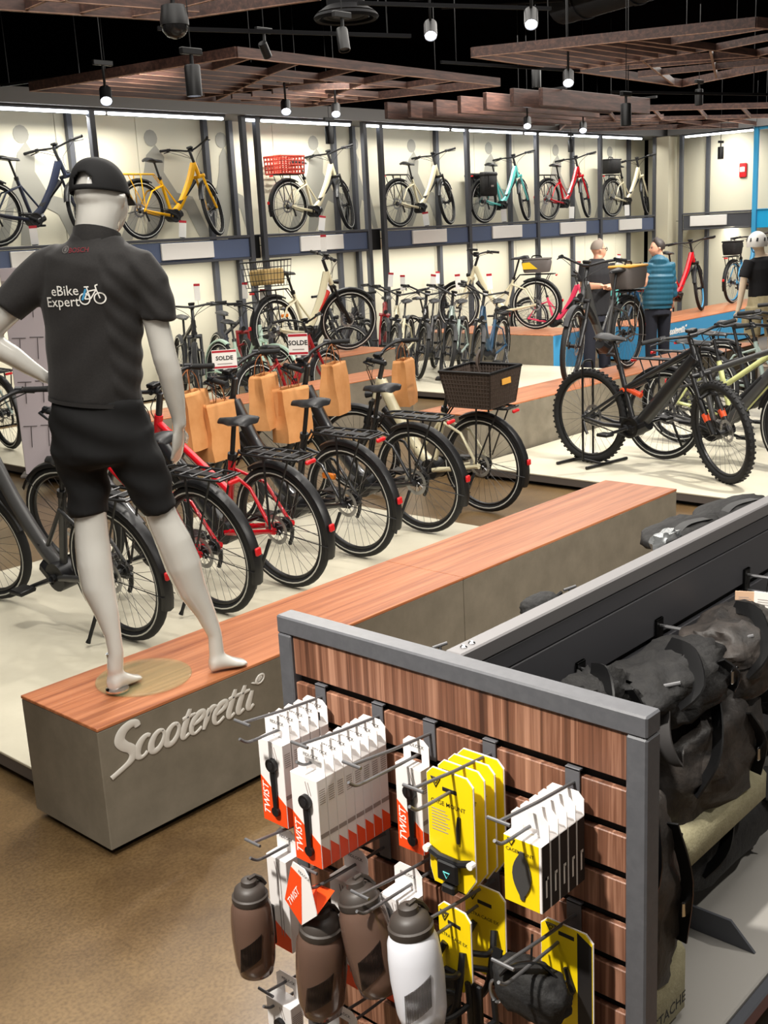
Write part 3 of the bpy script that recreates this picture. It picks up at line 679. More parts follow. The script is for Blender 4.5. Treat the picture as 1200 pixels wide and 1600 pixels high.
def bike(name, label, pos, heading, sp, group=None, lean=4):
    sty = sp.get('style', 'wave'); lod = sp.get('lod', 1); R = sp.get('R', .345); tw = sp.get('tw', .052); wb = sp.get('wb', 1.13)
    fm = sp['frame']; am = sp.get('accent', fm); fk = sp.get('fork', 'rigid'); sc = sp.get('scale', 1)
    root = thing(name, label, 'bicycle', group=group, M=T3(pos[0], pos[1], pos[2]+(.004 if lean else .0008)) @ RZ(heading) @ RX(-lean) @ Matrix.Scale(sc, 4))
    K = (sty, lod, R, tw, wb, fk)
    n8 = (10, 8, 6)[lod]
    u = V((-cos(radians(69)), 0, sin(radians(69)))); base = V((wb-.05, 0, R))
    def ax(s): return base+u*s
    steer = sp.get('steer', 0)
    SM = T3(*base) @ Matrix.Rotation(radians(steer), 4, u) @ T3(*(-base))
    BB = V((.45, 0, .27)) if sty != 'mtb' else V((.44, 0, .33))
    hb, ht = ax(.43), ax(.60)
    if sty == 'mtb': hb, ht = ax(.52), ax(.62)
    st_top = BB+V((-.30, 0, .95))*.47
    if sty == 'low': st_top = BB+V((-.30, 0, .95))*.40
    # wheels
    wheel('rear_wheel', root, T3(0, 0, R), R, tw, lod, True, sp)
    wheel('front_wheel', root, SM @ T3(wb, 0, R), R, tw, lod, False, sp)
    # frame: one welded mesh
    def frame(q, down=True, rest=True):
        dt = .044 if sty != 'diamond' else .038
        if not down: pass
        elif sty in ('wave', 'low'):
            mid = V((BB.x+.13, 0, BB.z+.13))
            q.tube(spline([ht-u*.02+V((-.02, 0, 0)), ht*.45+mid*.55+V((.025, 0, .0)), mid, BB+V((.03, 0, .04))], 5), dt*.8, n8, ry=dt*1.05)
        else:
            q.tube([hb+V((-.01, 0, .03)), BB+V((.05, 0, .02))], [dt*.9, dt*1.05], n8, ry=[dt*1.1, dt*1.3])
        if not rest: return
        q.tube([hb, ht], .026, n8)
        q.tube([BB, st_top], .021, n8)
        if sty == 'diamond': q.tube([ht-u*.03, st_top-V((-.30, 0, .95))*.03], .022, n8)
        if sty == 'trapeze': q.tube([ht-u*.05, BB+V((-.30, 0, .95))*.24], .022, n8)
        if sty == 'mtb': q.tube([ht-u*.02, BB+V((-.30, 0, .95))*.30], [.026, .02], n8)
        if sty == 'wave' : q.tube([st_top-V((-.3, 0, .95))*.05, BB+V((.12, 0, .10))], .012, 6)
        for s in (-1, 1):
            q.tube([BB+V((-.03, s*.045, 0)), V((.2, s*.06, R-.04)), V((0, s*.068, R))], [.016, .014, .012], n8, ry=[.02, .016, .012])
            if sty == 'mtb':
                q.tube([V((0, s*.068, R)), V((.16, s*.06, R+.10)), BB+V((-.10, s*.03, .26))], [.011, .013, .014], n8)
            else:
                q.tube([V((0, s*.068, R)), V((.14, s*.055, R+.22)), st_top-V((-.3, 0, .95))*.09+V((0, s*.02, 0))], [.011, .010, .010], n8)
            q.tube([(-.012, s*.068, R), (.012, s*.068, R)], .02, 8)
        if sty == 'mtb':
            q.tube([BB+V((-.12, 0, .26)), BB+V((.12, 0, .36))], .02, n8); q.tube([BB+V((-.10, -.035, .26)), BB+V((-.10, .035, .26))], .016, n8)
    if sp.get('downm'):
        omesh(('frame2',)+K, 'frame', lambda q: frame(q, False, True), fm, root); omesh(('down',)+K, 'down_tube', lambda q: frame(q, True, False), sp['downm'], root)
    else: omesh(('frame',)+K, 'frame', frame, fm, root)
    if sty in ('wave', 'low', 'trapeze', 'diamond') and sp.get('battery', True):
        def bat(q):
            a = hb*.80+BB*.20; b = hb*.22+BB*.78; d = (b-a).normalized(); n = V((-d.z, 0, d.x)); n = n if n.z > 0 else -n
            off = n*(.045 if sty in ('wave', 'low') else .03)+(V((.045, 0, 0)) if sty in ('wave', 'low') else V())
            q.tube([a+off, a*.7+b*.3+off, b+off], .034, n8, ry=.034)
        omesh(('bat',)+K, 'battery', bat, sp.get('batm', M_['black']), root)
    def motor(q):
        q.tube([BB+V((0, -.055, 0)), BB+V((0, .055, 0))], .075, (18, 14, 10)[lod]); q.tube([BB+V((.02, 0, -.02)), BB+V((.13, 0, .035))], [.07, .05], 10, ry=[.05, .05])
        q.tube([BB+V((0, -.075, 0)), BB+V((0, .075, 0))], .02, 8)
    omesh(('motor',)+K, 'motor', motor, M_['black'], root)
    def chain(q):
        q.ring((BB.x, -.066, BB.z), .07, .012, (26, 18, 14)[lod], 4, ry=.003)
        for s in (-1, 1): q.tube([V((BB.x-.01, -.066, BB.z+s*.07)), V((0, -.055, R+s*.035))], .005, 5, ry=.004)
        q.tube([(0, -.075, R-.03), (.02, -.08, R-.09), (.04, -.075, R-.13)], .012, 6)
    omesh(('chain',)+K, 'chain_drive', chain, M_['lamp'], root)
    if sp.get('guard'):
        def guard(q): q.tube([BB+V((.10, -.085, .02)), BB+V((-.05, -.085, .03)), V((.0, -.08, R+.02))], [.05, .06, .045], n8, ry=[.012]*3)
        omesh(('guard',)+K, 'chain_guard', guard, M_['black'], root)
    cra = radians(sp.get('crank', -20))
    for s in (-1, 1):
        def arm(q, s=s):
            e = BB+V((s*.17*cos(cra), s*.10, s*.17*sin(cra))); q.tube([BB+V((0, s*.08, 0)), e], [.014, .011], 6)
        def ped(q, s=s):
            e = BB+V((s*.17*cos(cra), s*.15, s*.17*sin(cra))); q.rbox(e-V((.05, .045, .012)), e+V((.05, .045, .012)), .004)
            q.box(e-V((.047, .048, .004)), e+V((.047, .048, .004)))
        c_ = omesh(('arm', s, cra)+K, 'crank_arm', arm, M_['dark'], root); omesh(('ped', s, cra)+K, 'pedal', ped, M_['black'], c_)
    # seat
    sh = sp.get('saddle_h', .93); sd = V((-.30, 0, .95)); k_ = (sh-.03-st_top.z)/.95; sp_top = st_top+sd*k_
    omesh(('post', sh)+K, 'seat_post', lambda q: (q.tube([st_top-sd*.04, sp_top], .0135, n8), q.tube([st_top-sd*.02, st_top+sd*.015], .026, n8)), M_['black'], root)
    def saddle(q):
        rings = []
        for x, w, z, h in ((-.135, .05, .0, .02), (-.12, .078, .015, .035), (-.06, .082, .012, .042), (0, .055, .0, .036), (.06, .03, -.002, .03), (.115, .02, -.006, .024), (.13, .010, -.010, .012)):
            rings.append([sp_top+V((x-.005, w*cos(a), .03+z-.012+h*.55*sin(a)-(.010*abs(cos(a))))) for a in [2*pi*i/12 for i in range(12)]])
        q.loft(rings); q.tube([sp_top+V((-.06, .03, .022)), sp_top+V((0, .02, -.004)), sp_top+V((.07, .012, .018))], .005, 5); q.tube([sp_top+V((-.06, -.03, .022)), sp_top+V((0, -.02, -.004)), sp_top+V((.07, -.012, .018))], .005, 5)
    omesh(('saddle', sh)+K, 'saddle', saddle, sp.get('saddlem', M_['saddle']), root, smooth=60)
    # fork
    def fork(q):
        if fk == 'susp':
            for s in (-1, 1):
                q.tube([ax(.44)+V((0, s*.065, 0)), ax(.20)+V((0, s*.065, 0))], .017, n8); q.tube([ax(.24)+V((0, s*.065, 0)), V((wb, s*.065, R))], [.025, .018], n8)
            q.tube([ax(.26)+V((.02, -.065, 0)), ax(.27)+V((.04, 0, .02)), ax(.26)+V((.02, .065, 0))], .014, 6)
        else:
            for s in (-1, 1): q.tube(spline([ax(.41)+V((0, s*.045, 0)), ax(.2)+V((0, s*.056, 0)), V((wb, s*.06, R))], 4), [.018]*9 if lod == 9 else .016, n8)
        q.tube([ax(.42)+V((0, -.075, 0)), ax(.42)+V((0, .075, 0))], .022, n8); q.tube([ax(.40), ax(.44)], .028, n8)
    omesh(('fork',)+K, 'fork', fork, sp.get('forkm', am), root, SM)
    if fk == 'susp' and sp.get('forkband'):
        for s in (-1, 1): omesh(('fband', s)+K, 'fork_lower_band', lambda q: q.tube([ax(.21)*(1-f)+V((wb, 0, R))*f+V((0, s*.065, 0)) for f in (.3, .55)], [.026, .0235], n8), sp['forkband'], root, SM)
    # cockpit
    s_top = ax(.74) if sty != 'mtb' else ax(.70)
    omesh(('stem',)+K, 'stem', lambda q: (q.tube([ax(.60), s_top], .019, n8), q.tube([s_top, s_top+V((.045, 0, .015))], .018, n8), q.tube([s_top+V((.045, -.03, .015)), s_top+V((.045, .03, .015))], .021, n8)), M_['dark'], root, SM)
    c0 = s_top+V((.045, 0, .015)); flat = sp.get('bar', 'swept') == 'flat'; hw = .37 if flat else .31
    if flat: half = [V((0, .05, 0)), V((-.005, .14, .012)), V((-.03, hw-.12, .02)), V((-.045, hw, .02))]
    else: half = [V((0, .05, .005)), V((-.005, .14, .035)), V((-.06, .24, .06)), V((-.15, hw-.02, .055)), V((-.20, hw, .05))]
    left = [c0+p for p in half]; right = [c0+V((p.x, -p.y, p.z)) for p in half]
    bar = spline(list(reversed(left))+[c0]+right, 4)
    h_ = omesh(('bar', flat)+K, 'handlebar', lambda q: q.tube(bar, .0115, n8), M_['black'], root, SM)
    for s, sd_ in ((1, left), (-1, right)):
        g0, g1 = sd_[-1], sd_[-2]; gd = (g1-g0).normalized()
        omesh(('grip', flat, s)+K, 'grip', lambda q: q.tube([g0-gd*.006, g0+gd*.03, g0+gd*.12], [.017, .0155, .016], n8), M_['rubber'], h_)
        omesh(('lever', flat, s)+K, 'brake_lever', lambda q: (q.tube([g0+gd*.15, g0+gd*.14+V((.05, s*.01, -.01)), g0+gd*.03+V((.065, s*.01, -.02))], [.012, .009, .006], 6), q.tube([g0+gd*.13, g0+gd*.17], .019, 8)), M_['dark'], h_)
    omesh(('disp', flat)+K, 'display_unit', lambda q: q.rbox(c0+V((-.04, -.035, .02)), c0+V((.02, .035, .045)), .006), M_['lamp'], h_)
    def cables(q):
        for s, off in ((1, .03), (-1, .05), (1, .07)):
            g = left[-2] if s > 0 else right[-2]
            q.tube(spline([g+V((.02, 0, 0)), g*.5+c0*.5+V((.10, 0, .02-off)), ax(.66)+V((.07+off*.4, s*.02, -.02)), ax(.52)+V((.02, s*.03, 0))], 4), .003, 4)
    omesh(('cab', flat)+K, 'cables', cables, M_['lamp'], root, SM)
    if sp.get('light', True):
        omesh(('hl',)+K, 'headlight', lambda q: (q.tube([ax(.47)+V((.03, 0, 0)), ax(.47)+V((.085, 0, 0))], [.018, .028], 10), q.tube([ax(.45), ax(.47)+V((.05, 0, 0))], .006, 6)), M_['black'], root, SM)
    # mudguards
    if sp.get('fenders', True):
        def arc(q, cx, a0, a1, w):
            n = (16, 12, 9)[lod]; rr = R+.022; prof = [(-w, -.018), (-w*.8, 0), (0, .008), (w*.8, 0), (w, -.018)]
            rings = []
            for i in range(n+1):
                a = radians(a0+(a1-a0)*i/n)
                rings.append([V((cx+(rr+dz)*cos(a), y, R+(rr+dz)*sin(a))) for y, dz in prof]+[V((cx+(rr+dz-.003)*cos(a), y*.97, R+(rr+dz-.003)*sin(a))) for y, dz in reversed(prof)])
            q.loft(rings)
            for s in (-1, 1): q.tube([V((cx, s*.06, R)), V((cx+rr*cos(radians(a1-12 if cx == 0 else a0+14)), s*w, R+rr*sin(radians(a1-12 if cx == 0 else a0+14))))], .003, 4)
        r_ = omesh(('rf',)+K, 'rear_fender', lambda q: arc(q, 0, 62, 200, tw*.62), sp.get('fenderm', M_['black']), root)
        omesh(('ff',)+K, 'front_fender', lambda q: arc(q, wb, 35, 165, tw*.62), sp.get('fenderm', M_['black']), root, SM)
        a = radians(172); omesh(('frl',)+K, 'fender_reflector', lambda q: q.rbox((-(R+.035)-.008, -.018, R+.03), (-(R+.035)+.008, .018, R+.07), .005), M_['redlight'], r_)
    if sp.get('rack'):
        zt = 2*R+.07
        def rack(q):
            for s in (-1, 1):
                q.tube(spline([(.22, s*.02, zt-.0), (.16, s*.06, zt), (-.05, s*.07, zt), (-.24, s*.065, zt), (-.27, s*.03, zt)], 3), .0075, 6)
                q.tube([(-.02, s*.07, zt), (-.0, s*.085, R+.02)], .007, 6); q.tube([(-.2, s*.066, zt), (-.02, s*.082, R+.05)], .006, 6)
                q.tube([(.22, s*.02, zt), st_top+V((.0, s*.02, -.06))], .006, 6)
            for x in (.12, .03, -.06, -.15, -.24, -.27): q.tube([(x, -.068, zt), (x, .068, zt)], .006, 6)
            q.rbox((-.2, -.025, zt-.006), (.15, .025, zt+.004), .003)
        rk = omesh(('rack',)+K, 'rack', rack, sp.get('rackm', M_['black']), root)
        omesh(('tl',)+K, 'tail_light', lambda q: q.rbox((-.305, -.035, zt-.03), (-.285, .035, zt-.008), .006), M_['redlight'], rk)
    if sp.get('kick', True):
        zk = .17*sin(radians(max(lean, 0)))+.016
        omesh(('kick', lean)+K, 'kickstand', lambda q: (q.tube([(.03, .07, R-.05), (.10, .16, zk+.02), (.105, .17, zk)], [.011, .009, .013], 6)), M_['black'], root)
    if sp.get('amber'):
        omesh(('amb',)+K, 'spoke_reflector', lambda q: q.rbox((.10, -.012, R+.12), (.2, .012, R+.155), .006), M_['amber'], root)
    if sty == 'mtb':
        omesh(('shock',)+K, 'shock', lambda q: (q.tube([BB+V((-.06, 0, .28)), BB+V((.06, 0, .24))], .022, 10), q.tube([BB+V((-.1, -.03, .27)), BB+V((-.1, .03, .27))], .02, 8)), sp.get('shockm', M_['orange']), root)
    return root
def bike_px(name, label, r, f, z, sp, group=None, lean=4, y=None, **kw):
    # place by the two wheel contacts measured in the photograph (z = supporting surface, or y = a vertical plane each)
    a = onz(*r, z); b = onz(*f, z); d = b-a
    return bike(name, label, a, degrees(atan2(d.y, d.x)), sp, group, lean, **kw)
def on_bike(b, p): return b.matrix_world @ V(p)
def sp(**k): return k

# ---- row in front of the mannequin (rear wheels toward the aisle)
C0 = sp(lod=0, rack=True, R=.345, wb=1.16, style='wave', fork='susp', amber=False)
ROW = []
def row(label, px, dx, z=.093, lean=6, head=90, **k):
    p = onz(*px, z); s_ = dict(C0); s_.update(k)
    b = bike('ebike', label, (p.x+dx, p.y, z), head, s_, None, lean); ROW.append(b); return b
row('black step-through e-bike partly cut by the left edge, behind the mannequin\'s left leg', (205, 1000), 0, head=93, frame=M_['anthra'], accent=M_['black'], steer=12, saddle_h=.9)
row('red e-bike right behind the mannequin\'s legs, paper bags on its handlebar', (345, 957), 0, head=91, frame=M_['red'], accent=M_['black'], downm=M_['dark'], batm=M_['dark'], style='trapeze', steer=14, lean=7)
row('red step-through e-bike second from the mannequin with its red seat tube showing', (455, 917), 0, head=91, frame=M_['red'], accent=M_['black'], downm=M_['dark'], batm=M_['dark'], style='trapeze', steer=10)
row('black e-bike with an orange reflector in the front row', (560, 870), 0, head=91, frame=M_['dark'], steer=16, amber=True)
row('black e-bike with round rear rack beside the basket bike', (665, 832), 0, head=91, frame=M_['dark'], accent=M_['black'], steer=14)
b6 = row('cream and black e-bike with the dark wicker basket on its rear rack', (760, 800), 0, z=0.0, head=91, frame=M_['cream'], accent=M_['black'], steer=18, saddle_h=.95, lean=3)

def basket(parent, name, c, L_, W_, H_, m, bars=(12, 8, 5), taper=.85, r=.004, rim=.009, weave=False):
    # open basket: woven bars + rim; a part of the bicycle it is bolted to
    q = MB(); nx, ny, nz = bars
    def pt(fx, fy, z): k_ = taper+(1-taper)*z; return V((c[0]+(fx-.5)*L_*k_, c[1]+(fy-.5)*W_*k_, c[2]+z*H_))
    for j in range(nz):
        z = j/nz
        q.tube([pt(0, 0, z), pt(1, 0, z), pt(1, 1, z), pt(0, 1, z)], r, 4, closed=True)
    for i in range(nx+1):
        for y in (0, 1): q.tube([pt(i/nx, y, 0), pt(i/nx, y, 1)], r, 4)
        q.tube([pt(i/nx, 0, 0), pt(i/nx, 1, 0)], r, 4)
    for i in range(ny+1):
        for x in (0, 1): q.tube([pt(x, i/ny, 0), pt(x, i/ny, 1)], r, 4)
    if weave:
        for x, y, a, b in ((0, 0, 'x', 0),): pass
        w_ = .003
        for (p0, p1, p2, p3) in ((pt(0, 0, 0), pt(1, 0, 0), pt(1, 0, .96), pt(0, 0, .96)), (pt(0, 1, 0), pt(1, 1, 0), pt(1, 1, .96), pt(0, 1, .96)), (pt(0, 0, 0), pt(0, 1, 0), pt(0, 1, .96), pt(0, 0, .96)), (pt(1, 0, 0), pt(1, 1, 0), pt(1, 1, .96), pt(1, 0, .96)), (pt(0, 0, .02), pt(1, 0, .02), pt(1, 1, .02), pt(0, 1, .02))):
            n_ = (p1-p0).cross(p3-p0).normalized()*w_*.5
            q.add([p0-n_, p1-n_, p2-n_, p3-n_, p0+n_, p1+n_, p2+n_, p3+n_], [(0, 3, 2, 1), (4, 5, 6, 7), (0, 1, 5, 4), (1, 2, 6, 5), (2, 3, 7, 6), (3, 0, 4, 7)])
    o = q.build(name, m, parent, 0); o['kind'] = 'stuff'
    q = MB(); q.tube([pt(0, 0, 1), pt(1, 0, 1), pt(1, 1, 1), pt(0, 1, 1)], rim, 6, closed=True); q.build('basket_rim', M_['lamp'] if m != M_['crate'] else m, o)
    return o
bk = basket(b6, 'wicker_basket', (-.02, 0, .775), .42, .36, .24, M_['wicker'], (16, 13, 9), .82, .007, .012, True)
q = MB(); q.tube(spline([(.10, -.15, 1.02), (.08, -.14, 1.1), (-.02, .0, 1.13), (-.1, .14, 1.1), (-.12, .15, 1.02)], 5), .009, 6); q.build('basket_handle', M_['wicker'], b6)
q = MB()
for i in range(9): q.tube([(-.02-.02*(i-4), -.17, .80), (-.02-.02*(i-4), -.175, .80+.06-.012*abs(i-4))], .007, 5)
o = q.build('pale_weave', M_['wickerl'], bk); o['kind'] = 'stuff'
q = MB(); q.rbox((-.235, -.05, .92), (-.228, .05, .96), .002); q.build('leather_patch', M_['bagtop'], bk)
# ---- bikes on the wall shelf
def wall_bike(label, px, x2, head, st0, **k):
    a = ony(px[0], px[1], k.pop('yy', 11.42)); s_ = dict(lod=1, wb=1.12, kick=False, steer=st0, light=True, fork='rigid', rack=True, bar='swept', lean=0); s_.update(k)
    return bike('ebike', label, (a.x, a.y, 1.99), head, s_, None, s_['lean'])
w1 = wall_bike('dark blue step-through e-bike on the wall shelf left of the mannequin', (-2, 387), 0, -2, 38, frame=M_['navy'], fork='susp', bar='flat', rack=False, steer=32)
w2 = wall_bike('bright yellow step-through e-bike on the wall shelf', (226, 373), 0, 0, 35, frame=M_['yellow'], forkm=M_['yellow'], rackm=M_['yellow'], steer=34, fenders=True)
w3 = wall_bike('cream e-bike on the wall shelf carrying a red crate', (455, 362), 0, 0, 30, frame=M_['cream'], forkm=M_['black'], fork='susp', bar='flat', steer=30)
basket(w3, 'red_crate', (-.04, 0, .77), .42, .34, .22, M_['crate'], (7, 6, 4), .95, .011, .014, False)
w4 = wall_bike('cream white e-bike on the wall shelf right of the red crate bike', (625, 354), 0, -2, 30, frame=M_['cream'], forkm=M_['black'], bar='flat', steer=24, fork='susp')
w5 = wall_bike('turquoise e-bike on the wall shelf with black panniers', (757, 348), 0, -2, 30, frame=M_['turq'], forkm=M_['turq'], bar='flat', steer=26)
w6 = wall_bike('red step-through e-bike on the wall shelf', (857, 344), 0, -4, 30, frame=M_['red'], forkm=M_['red'], bar='flat', steer=26)
w7 = wall_bike('pale yellow e-bike at the right end of the wall shelf', (957, 339), 0, -4, 30, frame=M_['cream'], forkm=M_['cream'], bar='flat', steer=26)

# ---- bikes behind the long middle plinth
def bk(label, r, f, z, lean=4, **k):
    s_ = dict(lod=1, wb=1.13); s_.update(k); return bike_px('ebike', label, r, f, z, s_, None, lean)
def bw(label, x, y, z, head, lean=4, **k):
    s_ = dict(lod=1, wb=1.13); s_.update(k); return bike('ebike', label, (x, y, z), head, s_, None, lean)
PF = .093
def fx(px, py, z=PF): p = onz(px, py, z); return p.x, p.y
FA = []
def front(label, px, py, head, lean=4, z=PF, **k):
    # placed by its front wheel contact
    s_ = dict(lod=1, wb=1.13); s_.update(k); p = onz(px, py, z); h = radians(head)
    return bike('ebike', label, (p.x-s_['wb']*cos(h), p.y-s_['wb']*sin(h), z), head, s_, None, lean)
def stem_at(label, X, Y, head, z=PF, lean=4, **k):
    # placed by its handlebar stem
    s_ = dict(lod=1, wb=1.13); s_.update(k); h = radians(head); d = (s_['wb']-.27)*s_.get('scale', 1)
    return bike('ebike', label, (X-d*cos(h), Y-d*sin(h), z), head, s_, None, lean)
l1 = stem_at('black suspension e-bike facing the aisle right of the mannequin\'s arm', 8.0, 10.3, -118, frame=M_['dark'], fork='susp', bar='flat', fenders=False, style='diamond', steer=-14, R=.36, tw=.06, scale=1.06)
l2 = stem_at('dark e-bike with red trim behind the black suspension bike', 8.80, 10.4, -112, frame=M_['navy'], accent=M_['darkred'], fork='susp', bar='flat', fenders=False, style='diamond', steer=-8, scale=1.04)
l3 = stem_at('mint green city e-bike behind the middle plinth', 8.3, 9.5, -100, frame=M_['mint'], fenderm=M_['mint'], accent=M_['mint'], steer=18)
RS = thing('display_riser', 'grey riser block behind the middle plinth carrying the cream bike with wire basket', 'plinth', (9.0, 9.3, PF))
q = MB(); q.rbox((-.6, -.15, 0), (1.25, .45, .45), .004); q.build('body', M_['conc'], RS, 0)
q = MB(); q.rbox((-.602, -.152, .451), (1.252, .452, .462), .002); q.build('wood_top', M_['oak'], RS, 0)
pw = at(447, 523, 12.1)
l4 = bike('ebike', 'cream e-bike with red battery and a wire basket on the rear rack', (pw.x+.26, 9.42, PF+.462), 3, dict(lod=1, wb=1.15, scale=1.07, frame=M_['cream'], batm=mat('battery_red', (206, 52, 40), .35), fork='susp', forkm=M_['black'], rack=True, bar='flat', steer=-30, amber=True), None, 3)
wbk = basket(l4, 'wire_basket', (-.05, 0, .80), .42, .34, .26, M_['black'], (8, 7, 4), .85, .0035, .007)
q = MB(); q.rbox((-.2, -.12, .82), (.1, .12, .98), .02); q.build('packed_goods', M_['wickerl'], wbk)
l5 = stem_at('dark red step-through e-bike below the middle wall section', 11.5, 10.5, -140, frame=M_['darkred'], steer=12)
l6 = stem_at('black e-bike with suspension fork next to the dark red one', 10.5, 10.55, -62, frame=M_['dark'], fork='susp', bar='flat', fenders=False, steer=-8)
l7 = bw('red trekking e-bike low behind the middle plinth', 7.45, 8.52, PF, 1, frame=M_['darkred'], rack=True, steer=10, saddle_h=.84, scale=.92)
# ---- bikes at far left behind the aisle
l8 = bw('grey e-bike at the left edge with an orange wheel reflector', *fx(18, 702), PF, 84, frame=M_['gteal'], accent=M_['gteal'], amber=True, rack=True, R=.35)
# ---- front-facing group in the back
g = [stem_at('cream front-facing e-bike, first of the group in the back', 10.95, 9.8, -150, frame=M_['cream'], forkm=M_['black'], steer=24),
     stem_at('black front-facing e-bike, second of the group in the back', 11.0, 9.35, -150, frame=M_['dark'], forkm=M_['black'], steer=22),
     stem_at('grey green front-facing e-bike, third of the group in the back', 10.95, 8.88, -152, frame=M_['gteal'], forkm=M_['black'], steer=24),
     stem_at('dark blue front-facing e-bike, nearest of the group in the back', 10.98, 8.42, -160, frame=M_['blue'], forkm=M_['black'], steer=28, rack=True)]
wx = [bw('dark e-bike against the wall under the turquoise bike', 13.0, 11.25, .0, 3, frame=M_['dark'], bar='flat', steer=25, fork='susp', fenders=False, kick=False, lean=0),
      bw('black city e-bike against the wall behind the front-facing group', 11.0, 11.3, .0, 2, frame=M_['dark'], bar='flat', steer=20, kick=False, lean=0),
      bw('pink e-bike against the wall behind the cream bike', 16.2, 11.3, 0, -78, frame=M_['pink'], accent=M_['blue'], bar='flat', steer=18),
      bw('turquoise e-bike against the wall left of the man in black', 17.3, 10.9, 0, -112, frame=M_['turq'], bar='swept', steer=12),
      bw('dark blue e-bike between the cream bike and the man in black', 17.5, 9.5, 0, 176, frame=M_['blue'], bar='flat', steer=10),
      bw('grey e-bike against the wall behind the man in black', 18.4, 11.2, 0, 4, frame=M_['grey'], bar='flat', steer=18, kick=False, lean=0)]
cb = bw('cream e-bike with a yellow and grey rack bag on the back plinth', 13.15, 9.06, .5, 112, kick=False, lean=0, frame=M_['cream'], forkm=M_['cream'], rack=True, fenders=True, bar='swept', steer=-16, saddle_h=1.0)
# ---- black bike with grey bag on the plinth beside the man
kb = bw('black e-bike with a grey and orange rack bag standing on the long plinth', 9.84, 5.70, .5, 184, lod=0, frame=M_['anthra'], forkm=M_['black'], rack=True, steer=14, fork='susp', saddle_h=.98, kick=False, lean=0)
# ---- blue plinth
rb = bike_px('ebike', 'red e-bike with blue rear wheel on the blue plinth', (1030, 496), (1104, 484), .5, dict(lod=1, wb=1.15, frame=M_['red'], forkm=M_['black'], rimm=M_['sky'], bar='flat', steer=22, stripe=0, kick=False), None, 0)
sb = bw('light blue e-bike with a black rack bag on the blue plinth', *fx(1144, 474, .5), .5, 2, frame=M_['sky'], forkm=M_['sky'], rimm=M_['sky'], rack=True, bar='flat', steer=20, kick=False, lean=0)
ub = bw('black child-seat e-bike behind the woman in teal', 15.6, 9.7, 0, -150, frame=M_['dark'], rack=True, steer=10)
# ---- right platform
mt = bike_px('mountain_bike', 'black full suspension mountain bike in a floor stand at right', (922, 722), (1137, 757), PF, dict(lod=0, style='mtb', R=.37, tw=.058, wb=1.22, frame=M_['dark'], forkm=M_['black'], forkband=M_['orange'], fork='susp', knobs=True, fenders=False, kick=False, light=False, bar='flat', steer=-24, saddle_h=1.0, crank=20, battery=False), None, 0)
r2 = bw('dark grey e-bike with a broad down tube directly behind the mountain bike', *fx(1034, 718), PF, -93, frame=M_['anthra'], forkm=M_['black'], fork='susp', rack=True, steer=-10, lod=0, style='diamond', bar='flat', R=.355)
r3 = bw('pale green step-through e-bike near the right edge', *fx(1062, 692), PF, -93, frame=M_['pale'], forkm=M_['black'], style='trapeze', rack=True, steer=-10, lod=0)
r4 = bw('black e-bike with saddle and rack behind the pale green one', *fx(1096, 668), PF, -93, frame=M_['dark'], forkm=M_['black'], style='trapeze', rack=True, steer=-8, lod=0)
r5 = bw('grey green e-bike farthest back on the right platform', *fx(1124, 648), PF, -93, frame=M_['gteal'], forkm=M_['black'], rack=True, steer=10)

# ================================================================== FIGURES
def remesh(name, q, m, parent, vox=.01, smooth=6, fac=.5):
    me = q.mesh(name, 0); o = link(name, me); md = o.modifiers.new('r', 'REMESH'); md.mode = 'VOXEL'; md.voxel_size = vox; md.use_smooth_shade = True
    if smooth:
        sm = o.modifiers.new('s', 'SMOOTH'); sm.factor = fac; sm.iterations = smooth
    bpy.context.view_layer.update()
    m2 = bpy.data.meshes.new_from_object(o.evaluated_get(bpy.context.evaluated_depsgraph_get()))
    bpy.data.objects.remove(o); bpy.data.meshes.remove(me)
    m2.name = name; m2.polygons.foreach_set('use_smooth', [True]*len(m2.polygons)); m2.materials.clear(); m2.materials.append(m)
    return link(name, m2, None, parent)
class Fig:
    # body drawn on its own coronal plane: (px, py) measured in the photograph give lateral/height, the rest is depth along 'fwd'
    def __init__(s, origin, heading):
        s.o = V(origin); s.fw = V((cos(radians(heading)), sin(radians(heading)), 0)); s.lat = V((0, 0, 1)).cross(s.fw)
    def w(s, px, py, off=0):
        return onplane(px, py, s.o+s.fw*off, s.fw)
    def limb(s, q, pts, n=16, caps=True):
        # pts: (px, py, half width px, depth ratio, forward offset)
        P = [s.w(p[0], p[1], p[4] if len(p) > 4 else 0) for p in pts]
        R = [p[2]/ppm(P[i]) for i, p in enumerate(pts)]; D = [R[i]*(p[3] if len(p) > 3 else 1) for i, p in enumerate(pts)]
        m = len(P); rings = []
        for i in range(m):
            t = (P[min(i+1, m-1)]-P[max(i-1, 0)]).normalized(); side = t.cross(s.fw)
            side = side.normalized() if side.length > 1e-4 else s.lat
            f = side.cross(t).normalized()
            rings.append([P[i]+side*(R[i]*cos(a))+f*(D[i]*sin(a)) for a in [2*pi*k/n for k in range(n)]])
        q.loft(rings, caps=caps)
    def ball(s, q, px, py, r, ry=1, rz=1, off=0):
        c = s.w(px, py, off); k_ = ppm(c); rad = r/k_
        rings = []
        for i in range(1, 10):
            a = pi*i/10; rings.append([c+s.lat*(rad*sin(a)*cos(b))+s.fw*(rad*ry*sin(a)*sin(b))+V((0, 0, rad*rz*cos(a))) for b in [2*pi*k/14 for k in range(14)]])
        q.loft(rings)
